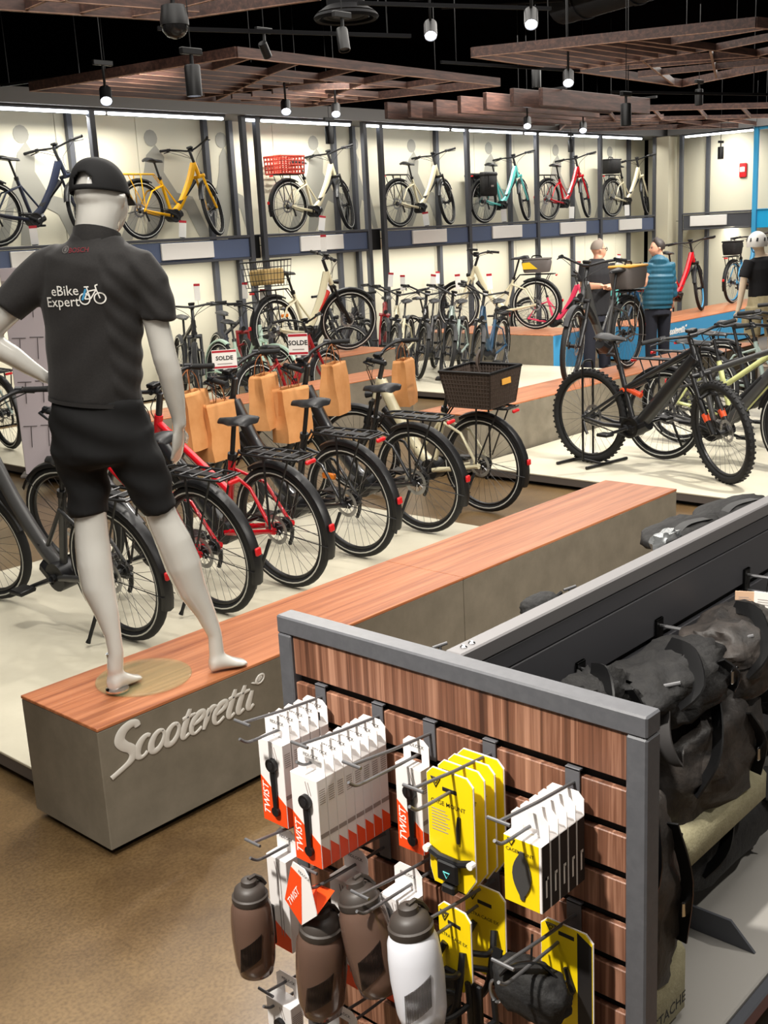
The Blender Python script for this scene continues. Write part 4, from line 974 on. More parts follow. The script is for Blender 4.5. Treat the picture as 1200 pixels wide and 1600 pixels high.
def hand(q, wrist, d, palm_n, side, s=1.0, curl=.35):
    # palm + five fingers: d = finger direction, palm_n = palm normal, side = thumb side
    d = d.normalized(); palm_n = palm_n.normalized(); side = side.normalized()
    def ell(c, rs, rn, n=10): return [c+side*(rs*cos(a))+palm_n*(rn*sin(a)) for a in [2*pi*k/n for k in range(n)]]
    q.loft([ell(wrist, .026*s, .019*s), ell(wrist+d*.035*s, .034*s, .017*s), ell(wrist+d*.07*s, .041*s, .015*s), ell(wrist+d*.098*s, .038*s, .012*s)])
    for k, (off, L_) in enumerate(((.029, .068), (.010, .078), (-.010, .072), (-.029, .056))):
        b = wrist+d*.085*s+side*off*s; p = [b]; dd = d.copy()
        for j in range(3):
            dd = (dd+palm_n*curl*.55).normalized(); p.append(p[-1]+dd*L_*s*(.45, .32, .28)[j])
        q.tube(p, [.0095*s, .0088*s, .008*s, .0062*s], 8)
    b = wrist+d*.03*s+side*.026*s; p1 = b+(d*.6+side*.7).normalized()*.045*s; p2 = p1+(d*.95+side*.25+palm_n*.2).normalized()*.035*s
    q.tube([b, p1, p2], [.013*s, .011*s, .008*s], 8)
def foot(q, ankle, toe_dir, sole_z, s=1.0, lx=1.0):
    # barefoot mannequin foot resting on sole_z
    d = V((toe_dir.x, toe_dir.y, 0)).normalized(); n = V((-d.y, d.x, 0)); g = V((ankle.x, ankle.y, sole_z))
    secs = ((-.055, .022, .045), (-.04, .032, .07), (0, .036, .09), (.05, .040, .066), (.10, .046, .044), (.15, .046, .028), (.185, .034, .02), (.20, .018, .012))
    q.loft([[g+d*(x*s*lx)+n*(w*s*cos(a))+V((0, 0, max(.001, h*s*.5*(1+sin(a))))) for a in [2*pi*k/12 for k in range(12)]] for x, w, h in secs])
    q.tube([g+V((0, 0, .055*s)), ankle+V((0, 0, .05*s))], [.031*s, .027*s], 12)

# ---- mannequin in the charcoal polo
disc = onz(225, 1060, PZ)
MF = Fig((disc.x-.02, disc.y+.0, 0), 36)
mq = thing('mannequin', 'headless-faced glossy white mannequin in black cap, charcoal polo and black shorts on the plinth', 'mannequin', (disc.x, disc.y, PZ))
mq['label'] = 'glossy white mannequin in black cap, charcoal polo and black shorts, standing on the plinth'
mq.location = (0, 0, 0)
q = MB()
MF.limb(q, [(152, 372, 34, .9), (150, 400, 66, .62), (148, 440, 80, .62), (146, 500, 74, .66), (146, 560, 66, .68), (148, 610, 66, .72), (152, 650, 70, .75), (156, 680, 70, .75), (160, 692, 50, .8)])
MF.limb(q, [(147, 392, 33, .95), (148, 368, 32, 1.0), (152, 345, 33, 1.05, .005), (156, 325, 36, 1.1, .02)])
q2 = q
# head: egg turned to the right
def egg(q, c, fw, lat, rx, ry, rz, n=18, m=12):
    rings = []
    for i in range(1, m):
        a = pi*i/m; z = cos(a); sq = sin(a)
        k_ = 1-.16*max(0, -z)     # narrower chin
        rings.append([c+lat*(rx*sq*k_*cos(b))+fw*(ry*sq*sin(b)*(1 if sin(b) > 0 or z > 0 else 1-.25*(-z))+(.012 if z < 0 else 0))+V((0, 0, rz*z)) for b in [2*pi*k/n for k in range(n)]])
    q.loft(rings)
hh = radians(24); hfw = V((cos(hh), sin(hh), 0)); hlat = V((-sin(hh), cos(hh), 0))
hc = MF.w(158, 310, .03)
egg(q, hc, hfw, hlat, .078, .098, .122)
ch = hc+hfw*.06+V((0, 0, -.085)); q.tube([hc+V((0, 0, -.02))+hfw*.02, ch], [.06, .036], 12)
q.tube([hc+hfw*.09+V((0, 0, .01)), hc+hfw*.118+V((0, 0, -.028)), hc+hfw*.088+V((0, 0, -.034))], [.008, .014, .008], 8)      # nose
for s_ in (-1, 1): q.tube([hc+hlat*s_*.074+V((0, 0, .02)), hc+hlat*s_*.084+V((0, 0, .0))-hfw*.01, hc+hlat*s_*.074+V((0, 0, -.025))], [.010, .014, .008], 8)
# arms
MF.limb(q, [(205, 415, 26, 1, 0), (232, 455, 23, 1, 0), (246, 510, 20, 1, 0), (258, 560, 19.5, 1, 0), (266, 585, 19, 1, .01), (273, 620, 16.5, .95, .025), (279, 650, 12, .9, .035), (281, 668, 11, .8, .04)])
MF.limb(q, [(88, 415, 26, 1, 0), (50, 448, 23, 1, -.02), (10, 490, 20, 1, -.04), (-30, 532, 17, 1, -.05)])
MF.limb(q, [(-30, 532, 18, 1, -.05), (-8, 540, 19, 1, -.04), (20, 556, 17, 1, -.02), (45, 573, 13.5, 1, 0), (66, 586, 10.5, 1, .015), (76, 592, 10, 1, .02)])
wr = MF.w(280, 664, .04); hd = (MF.w(277, 735, .07)-wr); hand(q, wr, hd, MF.lat*1.0+MF.fw*.2, MF.fw*.9-MF.lat*.25, .92, .22)
wl = MF.w(70, 589, .015); hand(q, wl, (MF.w(102, 603, .07)-wl), MF.lat*-.2+MF.fw*-.3+V((0, 0, -1)), MF.fw+V((0, 0, .3)), .9, .12)
# legs
lank = onz(180, 1046, PZ+.085); rank = onz(338, 1014, PZ+.085)
def offs(p): return (p-MF.o).dot(MF.fw)
lo, ro = offs(lank), offs(rank)
def lerp(a, b, t): return a+(b-a)*t
MF.limb(q, [(124, 690, 36, 1, 0), (134, 745, 30, 1, lo*.1), (141, 800, 25, 1, lo*.3), (142, 815, 25.5, 1, lo*.33), (144, 845, 27, 1, lo*.4), (148, 882, 27.5, 1.05, lo*.55), (154, 920, 26, 1.05, lo*.7), (167, 957, 19.5, 1, lo*.85), (177, 995, 13, 1, lo*.97), (181, 1020, 12, 1.05, lo), (180, 1046, 13, 1.1, lo)])
MF.limb(q, [(192, 690, 36, 1, 0), (222, 745, 29, 1, ro*.1), (249, 797, 24.5, 1, ro*.3), (256, 815, 25.5, 1, ro*.33), (271, 845, 28, 1, ro*.4), (286, 882, 28.5, 1.05, ro*.55), (300, 920, 24, 1.05, ro*.7), (321, 957, 16, 1, ro*.88), (336, 992, 11.5, 1, ro), (338, 1014, 12, 1, ro)])
foot(q, lank, V((1, .25, 0)), PZ+.012, .92, .6); foot(q, rank, V((.9, -.3, 0)), PZ+.004, .92, .6)
body = remesh('body', q, M_['mann'], mq, .0075, 5)
# glass base with post
q = MB(); q.lathe([(.001, 0), (.165, 0), (.168, .003), (.168, .007), (.165, .010), (.001, .010)], 48, T3(disc.x, disc.y, PZ+.001)); q.build('glass_base', M_['glass'], mq)
q = MB(); q.tube([lank+V((0, 0, -.07)), lank+V((-.01, .01, .06))], .012, 10); q.lathe([(.04, 0), (.04, .006), (.02, .012)], 16, T3(lank.x, lank.y, PZ+.011)); q.build('support_post', M_['chrome'], mq)
# polo
q = MB()
MF.limb(q, [(150, 366, 36, .95, -.0), (150, 378, 44, .82, .0), (152, 392, 68, .68), (150, 412, 84, .66), (146, 440, 87, .66), (145, 480, 81, .68), (147, 520, 77, .70), (148, 560, 75, .72), (149, 600, 73, .76), (149, 627, 72, .78)], 24)
MF.limb(q, [(192, 408, 30, 1, 0), (214, 418, 33, 1, 0), (236, 446, 31, 1, 0), (249, 490, 27, 1.05, 0), (249, 499, 27, 1.05, 0)], 18)
MF.limb(q, [(102, 408, 30, 1, 0), (76, 420, 33, 1, 0), (46, 446, 32, 1, -.02), (16, 476, 29, 1.05, -.035), (10, 483, 29, 1.05, -.04)], 18)
polo = remesh('polo_shirt', q, M_['shirt'], mq, .008, 4)
# soft folds pressed into the jersey
me = polo.data
for v in me.vertices:
    c = v.co; h_ = c.z; u_ = (c-MF.o).dot(MF.lat)
    f = .0022*sin(u_*38+h_*16+2*sin(h_*9))*max(0, min(1, (1.36-h_)/.25))+.0016*sin(h_*44+u_*22+1.5*sin(u_*14))
    if u_ < -.06 and h_ > 1.36: f += .003*sin((h_*.8-u_)*95)
    v.co = c+v.normal*f
me.update()
q = MB()
MF.limb(q, [(150, 378, 37, .95, .0), (151, 370, 37, .95, .0), (152, 362, 37, .98, .006), (152, 361, 33, .9, .006), (150, 374, 33, .9, 0)], 24, caps=False); q.build('collar', M_['shirt'], polo)
# hem
q = MB(); MF.limb(q, [(149, 622, 73.2, .79), (149, 628, 73.2, .79), (149, 629, 70, .76), (149, 622, 70, .76)], 28, caps=False); q.build('hem', M_['shirt'], polo)
# shorts
q = MB()
MF.limb(q, [(152, 622, 71, .77), (154, 650, 76, .79), (158, 680, 80, .80), (160, 702, 80, .82), (161, 716, 70, .86), (162, 724, 52, .9)], 24)
MF.limb(q, [(122, 680, 43, 1.05, 0), (128, 720, 41, 1.05, lo*.05), (136, 760, 34, 1.08, lo*.15), (141, 804, 29, 1.15, lo*.3)], 18)
MF.limb(q, [(198, 680, 43, 1.05, 0), (212, 715, 41, 1.05, ro*.05), (231, 750, 35, 1.08, ro*.15), (250, 796, 28, 1.2, ro*.3)], 18)
shorts = remesh('shorts', q, M_['shorts'], mq, .009, 3)
for v in shorts.data.vertices: v.co += v.normal*(.004*sin(v.co.z*40+v.co.x*30)+.003*sin(v.co.z*70-v.co.y*35))
# cap: crown with the adjuster gap at the back, strap, visor
q = MB(); rings = []
cc = hc+V((0, 0, .006)); n = 64; NR = 20
for i in range(0, NR+1):
    a = pi/2*i/(NR*1.06); rr = cos(a)**.78
    rings.append([cc+hlat*(.086*rr*cos(b))+hfw*(.100*rr*sin(b)-.004)+V((0, 0, .004+.108*sin(a)-.016*(sin(b))*rr)) for b in [2*pi*k/n for k in range(n)]])
vs = [p for r in rings for p in r]; fs = []
def isgap(i, k):
    b = 2*pi*(k+.5)/n-3*pi/2; b = (b+pi) % (2*pi)-pi; z = (i+.5)/NR
    return z > .11 and (b/.42)**2+((z-.11)/.26)**2 < 1
for i in range(NR):
    for k in range(n):
        if not isgap(i, k): l = (k+1) % n; fs.append((i*n+k, i*n+l, (i+1)*n+l, (i+1)*n+k))
fs.append(tuple(range(NR*n, (NR+1)*n))); q.add(vs, fs)
cap = q.build('cap', M_['capm'], mq, 80)
md = cap.modifiers.new('thick', 'SOLIDIFY'); md.thickness = .004; md.offset = 1
rings = []
for i in range(-8, 9):
    b = pi/2+i*.105; rings.append([cc+hlat*(r_*.089*cos(b))+hfw*(r_*.102*sin(b)+(r_-1)*.34*(1-(i/8)**2))+V((0, 0, -.006+dz-(r_-1)*.16)) for r_, dz in ((.99, .004), (1.14, .004), (1.14, 0), (.99, 0))])
q = MB(); q.loft(rings); q.build('visor', M_['capm'], cap)
q = MB(); q.ring(tuple(cc+V((0, 0, .10))), .004, .006, 10, 6, None); q.build('cap_button', M_['capm'], cap)
# print on the back: text and little bicycle, wrapped on the jersey
def decal(name, verts, faces, target, M, m, parent, lift=.0025):
    bm = bmesh.new(); bm.from_mesh(target.data); tree = BVHTree.FromBMesh(bm); bm.free()
    dirn = (M.to_3x3() @ V((0, 0, -1))).normalized(); out = []
    for v in verts:
        p = M @ v; o_ = p-dirn*.4; hit = tree.ray_cast(o_, dirn)
        out.append((hit[0]-dirn*(lift+v.z)) if hit[0] is not None else p)
    q_ = MB(); q_.add(out, faces); return q_.build(name, m, parent, 0)
txc = MF.w(126, 463); Mt = basis(-MF.lat, V((0, 0, 1)), -MF.fw, txc-MF.fw*.3)
def put_text(name, s, size, px, py, m, parent, bold=0, target=None):
    v_, f_ = text_geo(s, size, 0.0, 0, bold); c = MF.w(px, py)
    return decal(name, v_, f_, target or polo, basis(-MF.lat, V((0, 0, 1)), -MF.fw, c-MF.fw*.3), m, parent)
put_text('back_print', 'eBike', .044, 121, 452, M_['inkw'], polo, .004); put_text('back_print', 'Expert', .044, 117, 469, M_['inkw'], polo, .004)
q = MB()
for cx in (-.0245, .0225): q.ring((cx, 0, -.008), .0165, .0021, 22, 4)
for a, b in (((-.036, -.012), (-.008, -.012)), ((-.008, -.012), (.022, .028)), ((-.036, -.012), (-.018, .022)), ((-.018, .022), (.022, .028)), ((-.018, .022), (-.008, -.012)), ((.022, .028), (.034, -.012)), ((.022, .028), (.018, .046)), ((.018, .046), (.03, .05)), ((-.018, .022), (-.022, .04)), ((-.034, .042), (-.012, .042))):
    q.tube([(a[0]*.68, 0, a[1]*.68), (b[0]*.68, 0, b[1]*.68)], .002, 4)
vv = [V((v.x, v.z, 0)) for v in q.v]
decal('bike_print', vv, q.f, polo, basis(-MF.lat, V((0, 0, 1)), -MF.fw, MF.w(164, 459)-MF.fw*.3), M_['inkw'], polo)
q = MB(); q.tube([(-.028, 0, -.012), (-.014, 0, .022)], .0034, 4); decal('bike_print', [V((v.x, v.z, 0)) for v in q.v], q.f, polo, basis(-MF.lat, V((0, 0, 1)), -MF.fw, MF.w(162, 459)-MF.fw*.3), M_['sky'], polo, .003)
put_text('neck_print', 'BOSCH', .021, 139, 390, mat('print_dim_red', (110, 24, 34), .7), polo, .004)
q = MB(); q.ring((0, 0, 0), .010, .0015, 18, 4); q.box((-.004, -.001, -.006), (.004, .001, .006)); decal('neck_mark', [V((v.x, v.z, 0)) for v in q.v], q.f, polo, basis(-MF.lat, V((0, 0, 1)), -MF.fw, MF.w(117, 389)-MF.fw*.3), mat('print_dim_grey', (90, 86, 84), .7), polo)

# ---- second mannequin at the right edge: helmet, black tee, khaki cargo shorts
b2 = at(1192, 470, 14.3); M2 = Fig((b2.x, b2.y, 0), 60)
m2 = thing('mannequin', 'mannequin in white bike helmet, black tee and khaki shorts at the right edge', 'mannequin', (0, 0, 0))
k2 = M2.w(1192, 470); zf = onplane(1192, 560, k2, M2.fw)
q = MB()
M2.limb(q, [(1192, 396, 7, 1), (1192, 404, 17, .7), (1191, 420, 22, .65), (1190, 445, 18, .7), (1189, 470, 19, .75), (1190, 486, 20, .8)])
M2.limb(q, [(1188, 402, 7.5, 1), (1186, 386, 7, 1.1)]); M2.ball(q, 1184, 380, 9.5, 1.15, 1.3)
M2.limb(q, [(1170, 408, 7.5), (1163, 432, 6), (1159, 455, 5.2), (1155, 478, 4), (1152, 487, 3.4)]); M2.limb(q, [(1213, 408, 7.5), (1220, 432, 6), (1223, 455, 5.2), (1225, 480, 4)])
w_ = M2.w(1152, 486); hand(q, w_, M2.w(1148, 508)-w_, M2.lat*-1+M2.fw*.2, M2.fw, .95, .25); w_ = M2.w(1225, 480); hand(q, w_, M2.w(1227, 500)-w_, M2.lat, M2.fw, .95, .25)
M2.limb(q, [(1180, 480, 10), (1179, 505, 8.5), (1178, 525, 6.5), (1177, 545, 6), (1177, 557, 4.5)]); M2.limb(q, [(1201, 480, 10), (1203, 505, 8.5), (1205, 525, 6.5), (1206, 545, 6), (1206, 557, 4.5)])
remesh('body', q, M_['skin2'], m2, .012, 3)
for px in (1177, 1206):
    p = M2.w(px, 556); q = MB(); foot(q, V((p.x, p.y, .10)), M2.fw, .012, 1); q.tube([V((p.x, p.y, .06)), p+V((0, 0, .1))], [.035, .04], 10); q.build('foot', M_['skin2'], m2)
q = MB(); q.lathe([(.001, 0), (.2, 0), (.2, .012), (.001, .012)], 28, T3(M2.w(1191, 556).x, M2.w(1191, 556).y, 0)); q.build('base_disc', M_['chrome'], m2)
q = MB()
M2.limb(q, [(1191, 400, 10, 1), (1191, 406, 22, .7), (1190, 420, 25, .72), (1190, 440, 21, .8), (1190, 462, 22, .8)], 18)
M2.limb(q, [(1172, 408, 10), (1164, 430, 9), (1163, 434, 9)]); M2.limb(q, [(1211, 408, 10), (1219, 430, 9), (1220, 434, 9)])
remesh('tee_shirt', q, M_['tshirt'], m2, .013, 2)
q = MB(); M2.limb(q, [(1190, 460, 21, .82), (1190, 478, 24, .85), (1190, 490, 22, .9)], 16); M2.limb(q, [(1178, 480, 13, 1.1), (1176, 505, 12.5, 1.1), (1175, 524, 12, 1.15)]); M2.limb(q, [(1203, 480, 13, 1.1), (1206, 505, 12.5, 1.1), (1208, 524, 12, 1.15)])
sh = remesh('cargo_shorts', q, M_['khaki'], m2, .013, 2)
for px, py in ((1166, 500), (1216, 500)): p = M2.w(px, py, -.03); q = MB(); q.rbox(p-V((.05, .05, .08)), p+V((.05, .05, .07)), .02); q.build('pocket', M_['khaki'], sh)
hc2 = M2.w(1183, 380)
q = MB(); rings = []
fw2 = V((cos(radians(10)), sin(radians(10)), 0)); la2 = V((-fw2.y, fw2.x, 0))
for i in range(9):
    a = -.25+(pi/2+.25)*i/8; rings.append([hc2+la2*(.128*cos(a)*cos(b))+fw2*(.16*cos(a)*sin(b))+V((0, 0, -.005+.155*sin(a)+.03*(-sin(b))*-1*0)) for b in [2*pi*k/20 for k in range(20)]])
q.loft(rings); hel = q.build('helmet', M_['silver'] if False else mat('helmet_white', (214, 212, 208), .35), m2)
q = MB()
for b in (-1.2, -.4, .4, 1.2, 2.0, 2.8, 3.6, 4.4):
    c_ = hc2+la2*(.116*cos(b))+fw2*(.146*sin(b))+V((0, 0, .045)); q.tube([c_-V((0, 0, .02))-fw2*.01, c_+V((0, 0, .02))+fw2*.012], [.014, .012], 8)
o = q.build('vent_holes', M_['lamp'], hel); o['kind'] = 'stuff'
q = MB(); q.tube([hc2+la2*.09+V((0, 0, .0)), hc2+la2*.06+fw2*.05+V((0, 0, -.11)), hc2-la2*.06+fw2*.05+V((0, 0, -.11)), hc2-la2*.09], .006, 5); q.build('chin_strap', M_['lamp'], hel)

# ---- man in black polo with glasses, facing right
bm_ = at(935, 470, 14.7); PM = Fig((bm_.x, bm_.y, 0), -112)         # facing to the right in the picture and towards us
man = thing('person', 'man with short grey hair and glasses in a black polo, hands held in front', 'person', (0, 0, 0))
q = MB()
def head_(q, F, px, py, r, hd, hair=True):
    f = V((cos(radians(hd)), sin(radians(hd)), 0)); l = V((-f.y, f.x, 0)); c = F.w(px, py); s_ = r/ppm(c)/.1
    egg(q, c, f, l, .075*s_, .096*s_, .118*s_)
    q.tube([c+f*.03*s_+V((0, 0, -.03*s_)), c+f*.062*s_+V((0, 0, -.088*s_))], [.055*s_, .034*s_], 10)
    q.tube([c+f*.088*s_+V((0, 0, .012*s_)), c+f*.118*s_+V((0, 0, -.024*s_)), c+f*.088*s_+V((0, 0, -.03*s_))], [.007*s_, .013*s_, .007*s_], 8)
    for sg in (-1, 1):
        q.tube([c+l*sg*.072*s_+V((0, 0, .02*s_)), c+l*sg*.084*s_-f*.012*s_, c+l*sg*.072*s_+V((0, 0, -.03*s_))], [.009*s_, .013*s_, .008*s_], 7)
        q.tube([c+l*sg*.02*s_+f*.086*s_+V((0, 0, .028*s_)), c+l*sg*.045*s_+f*.074*s_+V((0, 0, .028*s_))], .008*s_, 6)
    return c, f, l, s_
def face_bits(parent, c, f, l, s_, hairm, glasses=False, long=False):
    for sg in (-1, 1):
        q = MB(); p = c+l*sg*.030*s_+f*.087*s_+V((0, 0, .012*s_)); q.tube([p-f*.004, p+f*.006*s_], [.010*s_, .006*s_], 8); q.build('eye', M_['ink'], parent)
    q = MB(); q.tube([c+l*-.022*s_+f*.084*s_+V((0, 0, -.058*s_)), c+f*.094*s_+V((0, 0, -.058*s_)), c+l*.022*s_+f*.084*s_+V((0, 0, -.058*s_))], .005*s_, 6); q.build('mouth', mat('lips', (168, 96, 84), .5), parent)
    q = MB(); rings = []
    for i in range(8):
        a = (-.35 if long else -.1)+(pi/2+(.35 if long else .1))*i/7
        rings.append([c+l*(.081*s_*cos(a)*cos(b))+f*((.102*s_*sin(b) if sin(b) < 0 else (.06+.035*sin(max(a, 0)))*s_*sin(b))*cos(a)-.006*s_)+V((0, 0, (.024+.108*sin(a)+(.02*sin(b) if sin(b) > 0 else 0))*s_)) for b in [2*pi*k/18 for k in range(18)]])
    q.loft(rings); q.build('hair', hairm, parent)
    if glasses:
        q = MB()
        for sg in (-1, 1):
            Mg = basis(l, f, V((0, 0, 1)), c+l*sg*.032*s_+f*.100*s_+V((0, 0, .012*s_))); q.ring((0, 0, 0), .022*s_, .003*s_, 16, 5, Mg)
            q.tube([c+l*sg*.055*s_+f*.097*s_+V((0, 0, .016*s_)), c+l*sg*.08*s_+V((0, 0, .018*s_))], .003*s_, 4)
        q.tube([c-l*.010*s_+f*.104*s_+V((0, 0, .014*s_)), c+l*.010*s_+f*.104*s_+V((0, 0, .014*s_))], .003*s_, 4)
        o_ = q.build('glasses', M_['ink'], parent)
PM.limb(q, [(932, 406, 9, .9), (932, 414, 19, .62), (932, 430, 24, .62), (932, 450, 21, .68), (932, 472, 20, .75), (932, 488, 20, .8)])
PM.limb(q, [(933, 412, 7.5, 1), (935, 400, 7, 1.05, .01)])
hcM = head_(q, PM, 935, 391, 12.2, -32)
# upper arms down, forearms bent forward to the clasped hands
def bent(q, F, sh, el, wr_, r=(7.5, 6.4, 5.6, 4.2), eo=-.02, wo=.28):
    F.limb(q, [(sh[0], sh[1], r[0], 1, 0), ((sh[0]+el[0])/2, (sh[1]+el[1])/2, r[1], 1, eo*.5), (el[0], el[1], r[1]*.95, 1, eo)])
    a = F.w(el[0], el[1], eo); b = F.w(wr_[0], wr_[1], wo); k_ = ppm(a); q.tube([a, a*.6+b*.4, b], [r[1]*.95/k_, r[2]/k_, r[3]/k_], 10); return b, (b-a).normalized()
wA, dA = bent(q, PM, (914, 416), (912, 447), (940, 447)); wB, dB = bent(q, PM, (952, 416), (955, 448), (948, 449), wo=.26)
hand(q, wA, dA+V((0, 0, .1)), V((0, 0, -1))+PM.lat*.3, PM.lat*-1, .95, .4); hand(q, wB, dB-PM.lat*.1, V((0, 0, -1)), PM.lat, .95, .4)
PM.limb(q, [(922, 484, 12), (921, 515, 10), (921, 540, 8), (921, 562, 6.5), (921, 576, 5)]); PM.limb(q, [(943, 484, 12), (944, 515, 10), (945, 540, 8), (945, 562, 6.5), (945, 576, 5)])
remesh('body', q, M_['skin'], man, .012, 2)
face_bits(man, *hcM, M_['hairg'], True)
q = MB(); PM.limb(q, [(932, 404, 10, 1), (932, 411, 20, .7), (932, 428, 26, .7), (932, 450, 23.5, .8), (932, 476, 23, .85), (932, 492, 23, .88)], 18)
PM.limb(q, [(915, 413, 10), (911, 436, 9), (911, 440, 9)]); PM.limb(q, [(951, 413, 10), (956, 436, 9), (956, 440, 9)])
remesh('polo_shirt', q, M_['tshirt'], man, .013, 2)
q = MB(); PM.limb(q, [(932, 488, 21, .85), (932, 502, 22, .9)]); PM.limb(q, [(922, 494, 12.5), (921, 530, 10.5), (921, 574, 9)]); PM.limb(q, [(943, 494, 12.5), (944, 530, 10.5), (945, 574, 9)])
remesh('trousers', q, M_['jeans'], man, .013, 2)
for px in (921, 945):
    p = PM.w(px, 576); q = MB(); foot(q, V((p.x, p.y, .1)), PM.fw, .002, 1.15); q.build('shoe', M_['lamp'], man)
# ---- woman in teal puffer jacket, back to us, looking left
bw_ = at(1027, 470, 14.4); PW = Fig((bw_.x, bw_.y, 0), 62)
wom = thing('person', 'woman with short dark hair in a teal quilted jacket and black trousers, seen from behind', 'person', (0, 0, 0))
q = MB(); zg = [onplane(1025, y_, PW.o, PW.fw).z for y_ in (560, 575)]
yg = 560+15*(zg[0])/(zg[0]-zg[1])          # picture row of the floor under her
PW.limb(q, [(1030, 402, 9, .9), (1030, 412, 18, .65), (1030, 440, 18, .7), (1028, 475, 18, .8), (1027, 488, 18, .85)]); PW.limb(q, [(1030, 408, 7, 1), (1029, 396, 6.6, 1.05)])
hcW = head_(q, PW, 1027, 388, 11.6, 135)
PW.limb(q, [(1013, 416, 8, 1, 0), (1008, 440, 7, 1, 0), (1007, 456, 6, 1, .03)]); PW.limb(q, [(1046, 416, 8, 1, 0), (1050, 440, 7, 1, 0), (1051, 466, 5, 1, .02)])
w_ = PW.w(1051, 466, .02); hand(q, w_, PW.w(1051, 486, .03)-w_, PW.lat*.6, PW.fw, .9, .3)
a_ = PW.w(1007, 456, .03); b_ = PW.w(1000, 448, .24); q.tube([a_, b_], [.05, .035], 10); hand(q, b_, PW.fw+V((0, 0, .1)), V((0, 0, -1)), -PW.lat, .9, .3)
for px in (1017, 1037): PW.limb(q, [(px+2, 482, 11), (px, 515, 9), (px, 540, 7), (px, yg-8, 5)])
remesh('body', q, M_['skin'], wom, .012, 2)
face_bits(wom, *hcW, M_['hair'], False, True)
q = MB(); rows_ = []
ys = [402+(482-402)*i/44 for i in range(45)]
def wid(y): return 12+min(1, (y-402)/14)*9.5+(3 if y > 430 else 0)-(1.5 if y > 476 else 0)
for i, y in enumerate(ys): rows_.append((1030-.04*(y-402), y, wid(y)+1.3*abs(sin(pi*(y-402)/8.4)), .74))
PW.limb(q, rows_, 24)
sl_ = lambda x0, y0, x1, y1, o1: [(lerp(x0, x1, i/22), lerp(y0, y1, i/22), 9.2-2.0*i/22+1.0*abs(sin(pi*i/4.4)), 1, o1*i/22) for i in range(23)]
PW.limb(q, sl_(1014, 411, 1006, 456, .03), 14); PW.limb(q, sl_(1045, 411, 1051, 464, .02), 14)
q.tube([PW.w(1006, 455, .02), PW.w(1001, 449, .2)], [.062, .05], 12)
PW.limb(q, [(1029, 403, 10, 1, -.01), (1029, 409, 14, .9, -.04), (1029, 418, 12, .7, -.05)], 16)
remesh('puffer_jacket', q, M_['puffer'], wom, .009, 1)
q = MB(); PW.limb(q, [(1027, 476, 19, .85), (1027, 492, 20, .9)])
for px in (1017, 1037): PW.limb(q, [(px+1, 484, 11.5), (px, 520, 9.5), (px, yg-5, 8)])
remesh('trousers', q, M_['jeans'], wom, .013, 2)
for px in (1017, 1037):
    p = PW.w(px, yg-4); q = MB(); foot(q, V((p.x, p.y, .09)), PW.fw, .002, 1.05); q.build('shoe', M_['lamp'], wom)

# ================================================================== FOREGROUND GONDOLA
XP, ZT, YA, YB2 = 1.294, 1.271, .716, 1.484        # end panel: face x, top z, right and left edges
DX = .040
gd = thing('slatwall_gondola', 'grey framed shop gondola with walnut slatwall end panel and dark grey long side', 'gondola', (XP, 1.1, 0))
gd.location = (0, 0, 0)
def gp(nm, a, b, m, r=.003, par=None, sm=0):
    q_ = MB(); q_.rbox(a, b, r); return q_.build(nm, m, par or gd, sm)
fwid = .0345
gp('frame_post', (XP, YA, 0), (XP+DX, YA+fwid, ZT-fwid-.0005), M_['frame'])
gp('frame_post', (XP, YB2-fwid, 0), (XP+DX, YB2, ZT-fwid-.0005), M_['frame'])
gp('frame_top', (XP, YA, ZT-fwid), (XP+DX, YB2, ZT), M_['frame'])
GT = 1.160; PITCH = .0758; GH = .0165
z1 = ZT-fwid-.001; k = 0
while True:
    z0 = GT-PITCH*k if k else GT
    lo_ = z0
    gp('slat', (XP+.006, YA+fwid+.001, lo_), (XP+.018, YB2-fwid-.001, z1), M_['walnut'], .0015)
    z1 = lo_-GH; k += 1
    if GT-PITCH*k < .08: break
gp('backing_board', (XP+.020, YA+fwid, .05), (XP+.034, YB2-fwid, ZT-fwid-.001), M_['gap'])
RY0, RY1 = 1.079, 1.115
gp('top_rail', (XP+DX+.001, RY0, ZT-.032), (5.6, RY1, ZT-.001), mat('rail_silver_grey', (112, 110, 111), .5))
for dx in (.03, .052):
    q = MB(); q.lathe([(.006, 0), (.0065, .0015), (.004, .0035), (.0015, .002)], 12, T3(XP+DX+dx, (RY0+RY1)/2, ZT-.001)); q.build('bolt', M_['chrome'], gd)
# long side slats (grey), facing -y
z1 = ZT-.034; k = 0; zs_ = [ZT-.034-.036, 1.118-.02, 1.033, .957, .881, .805, .729, .653]
for i, z0 in enumerate(zs_):
    gp('side_slat', (XP+DX+.002, RY0+.004, z0), (5.6, RY0+.016, z1), M_['slatgrey'], .0015)
    z1 = z0-(.0025 if i == 0 else .016)
gp('side_backing', (XP+DX+.002, RY0+.018, .3), (5.6, RY1-.004, ZT-.034), M_['gap'])
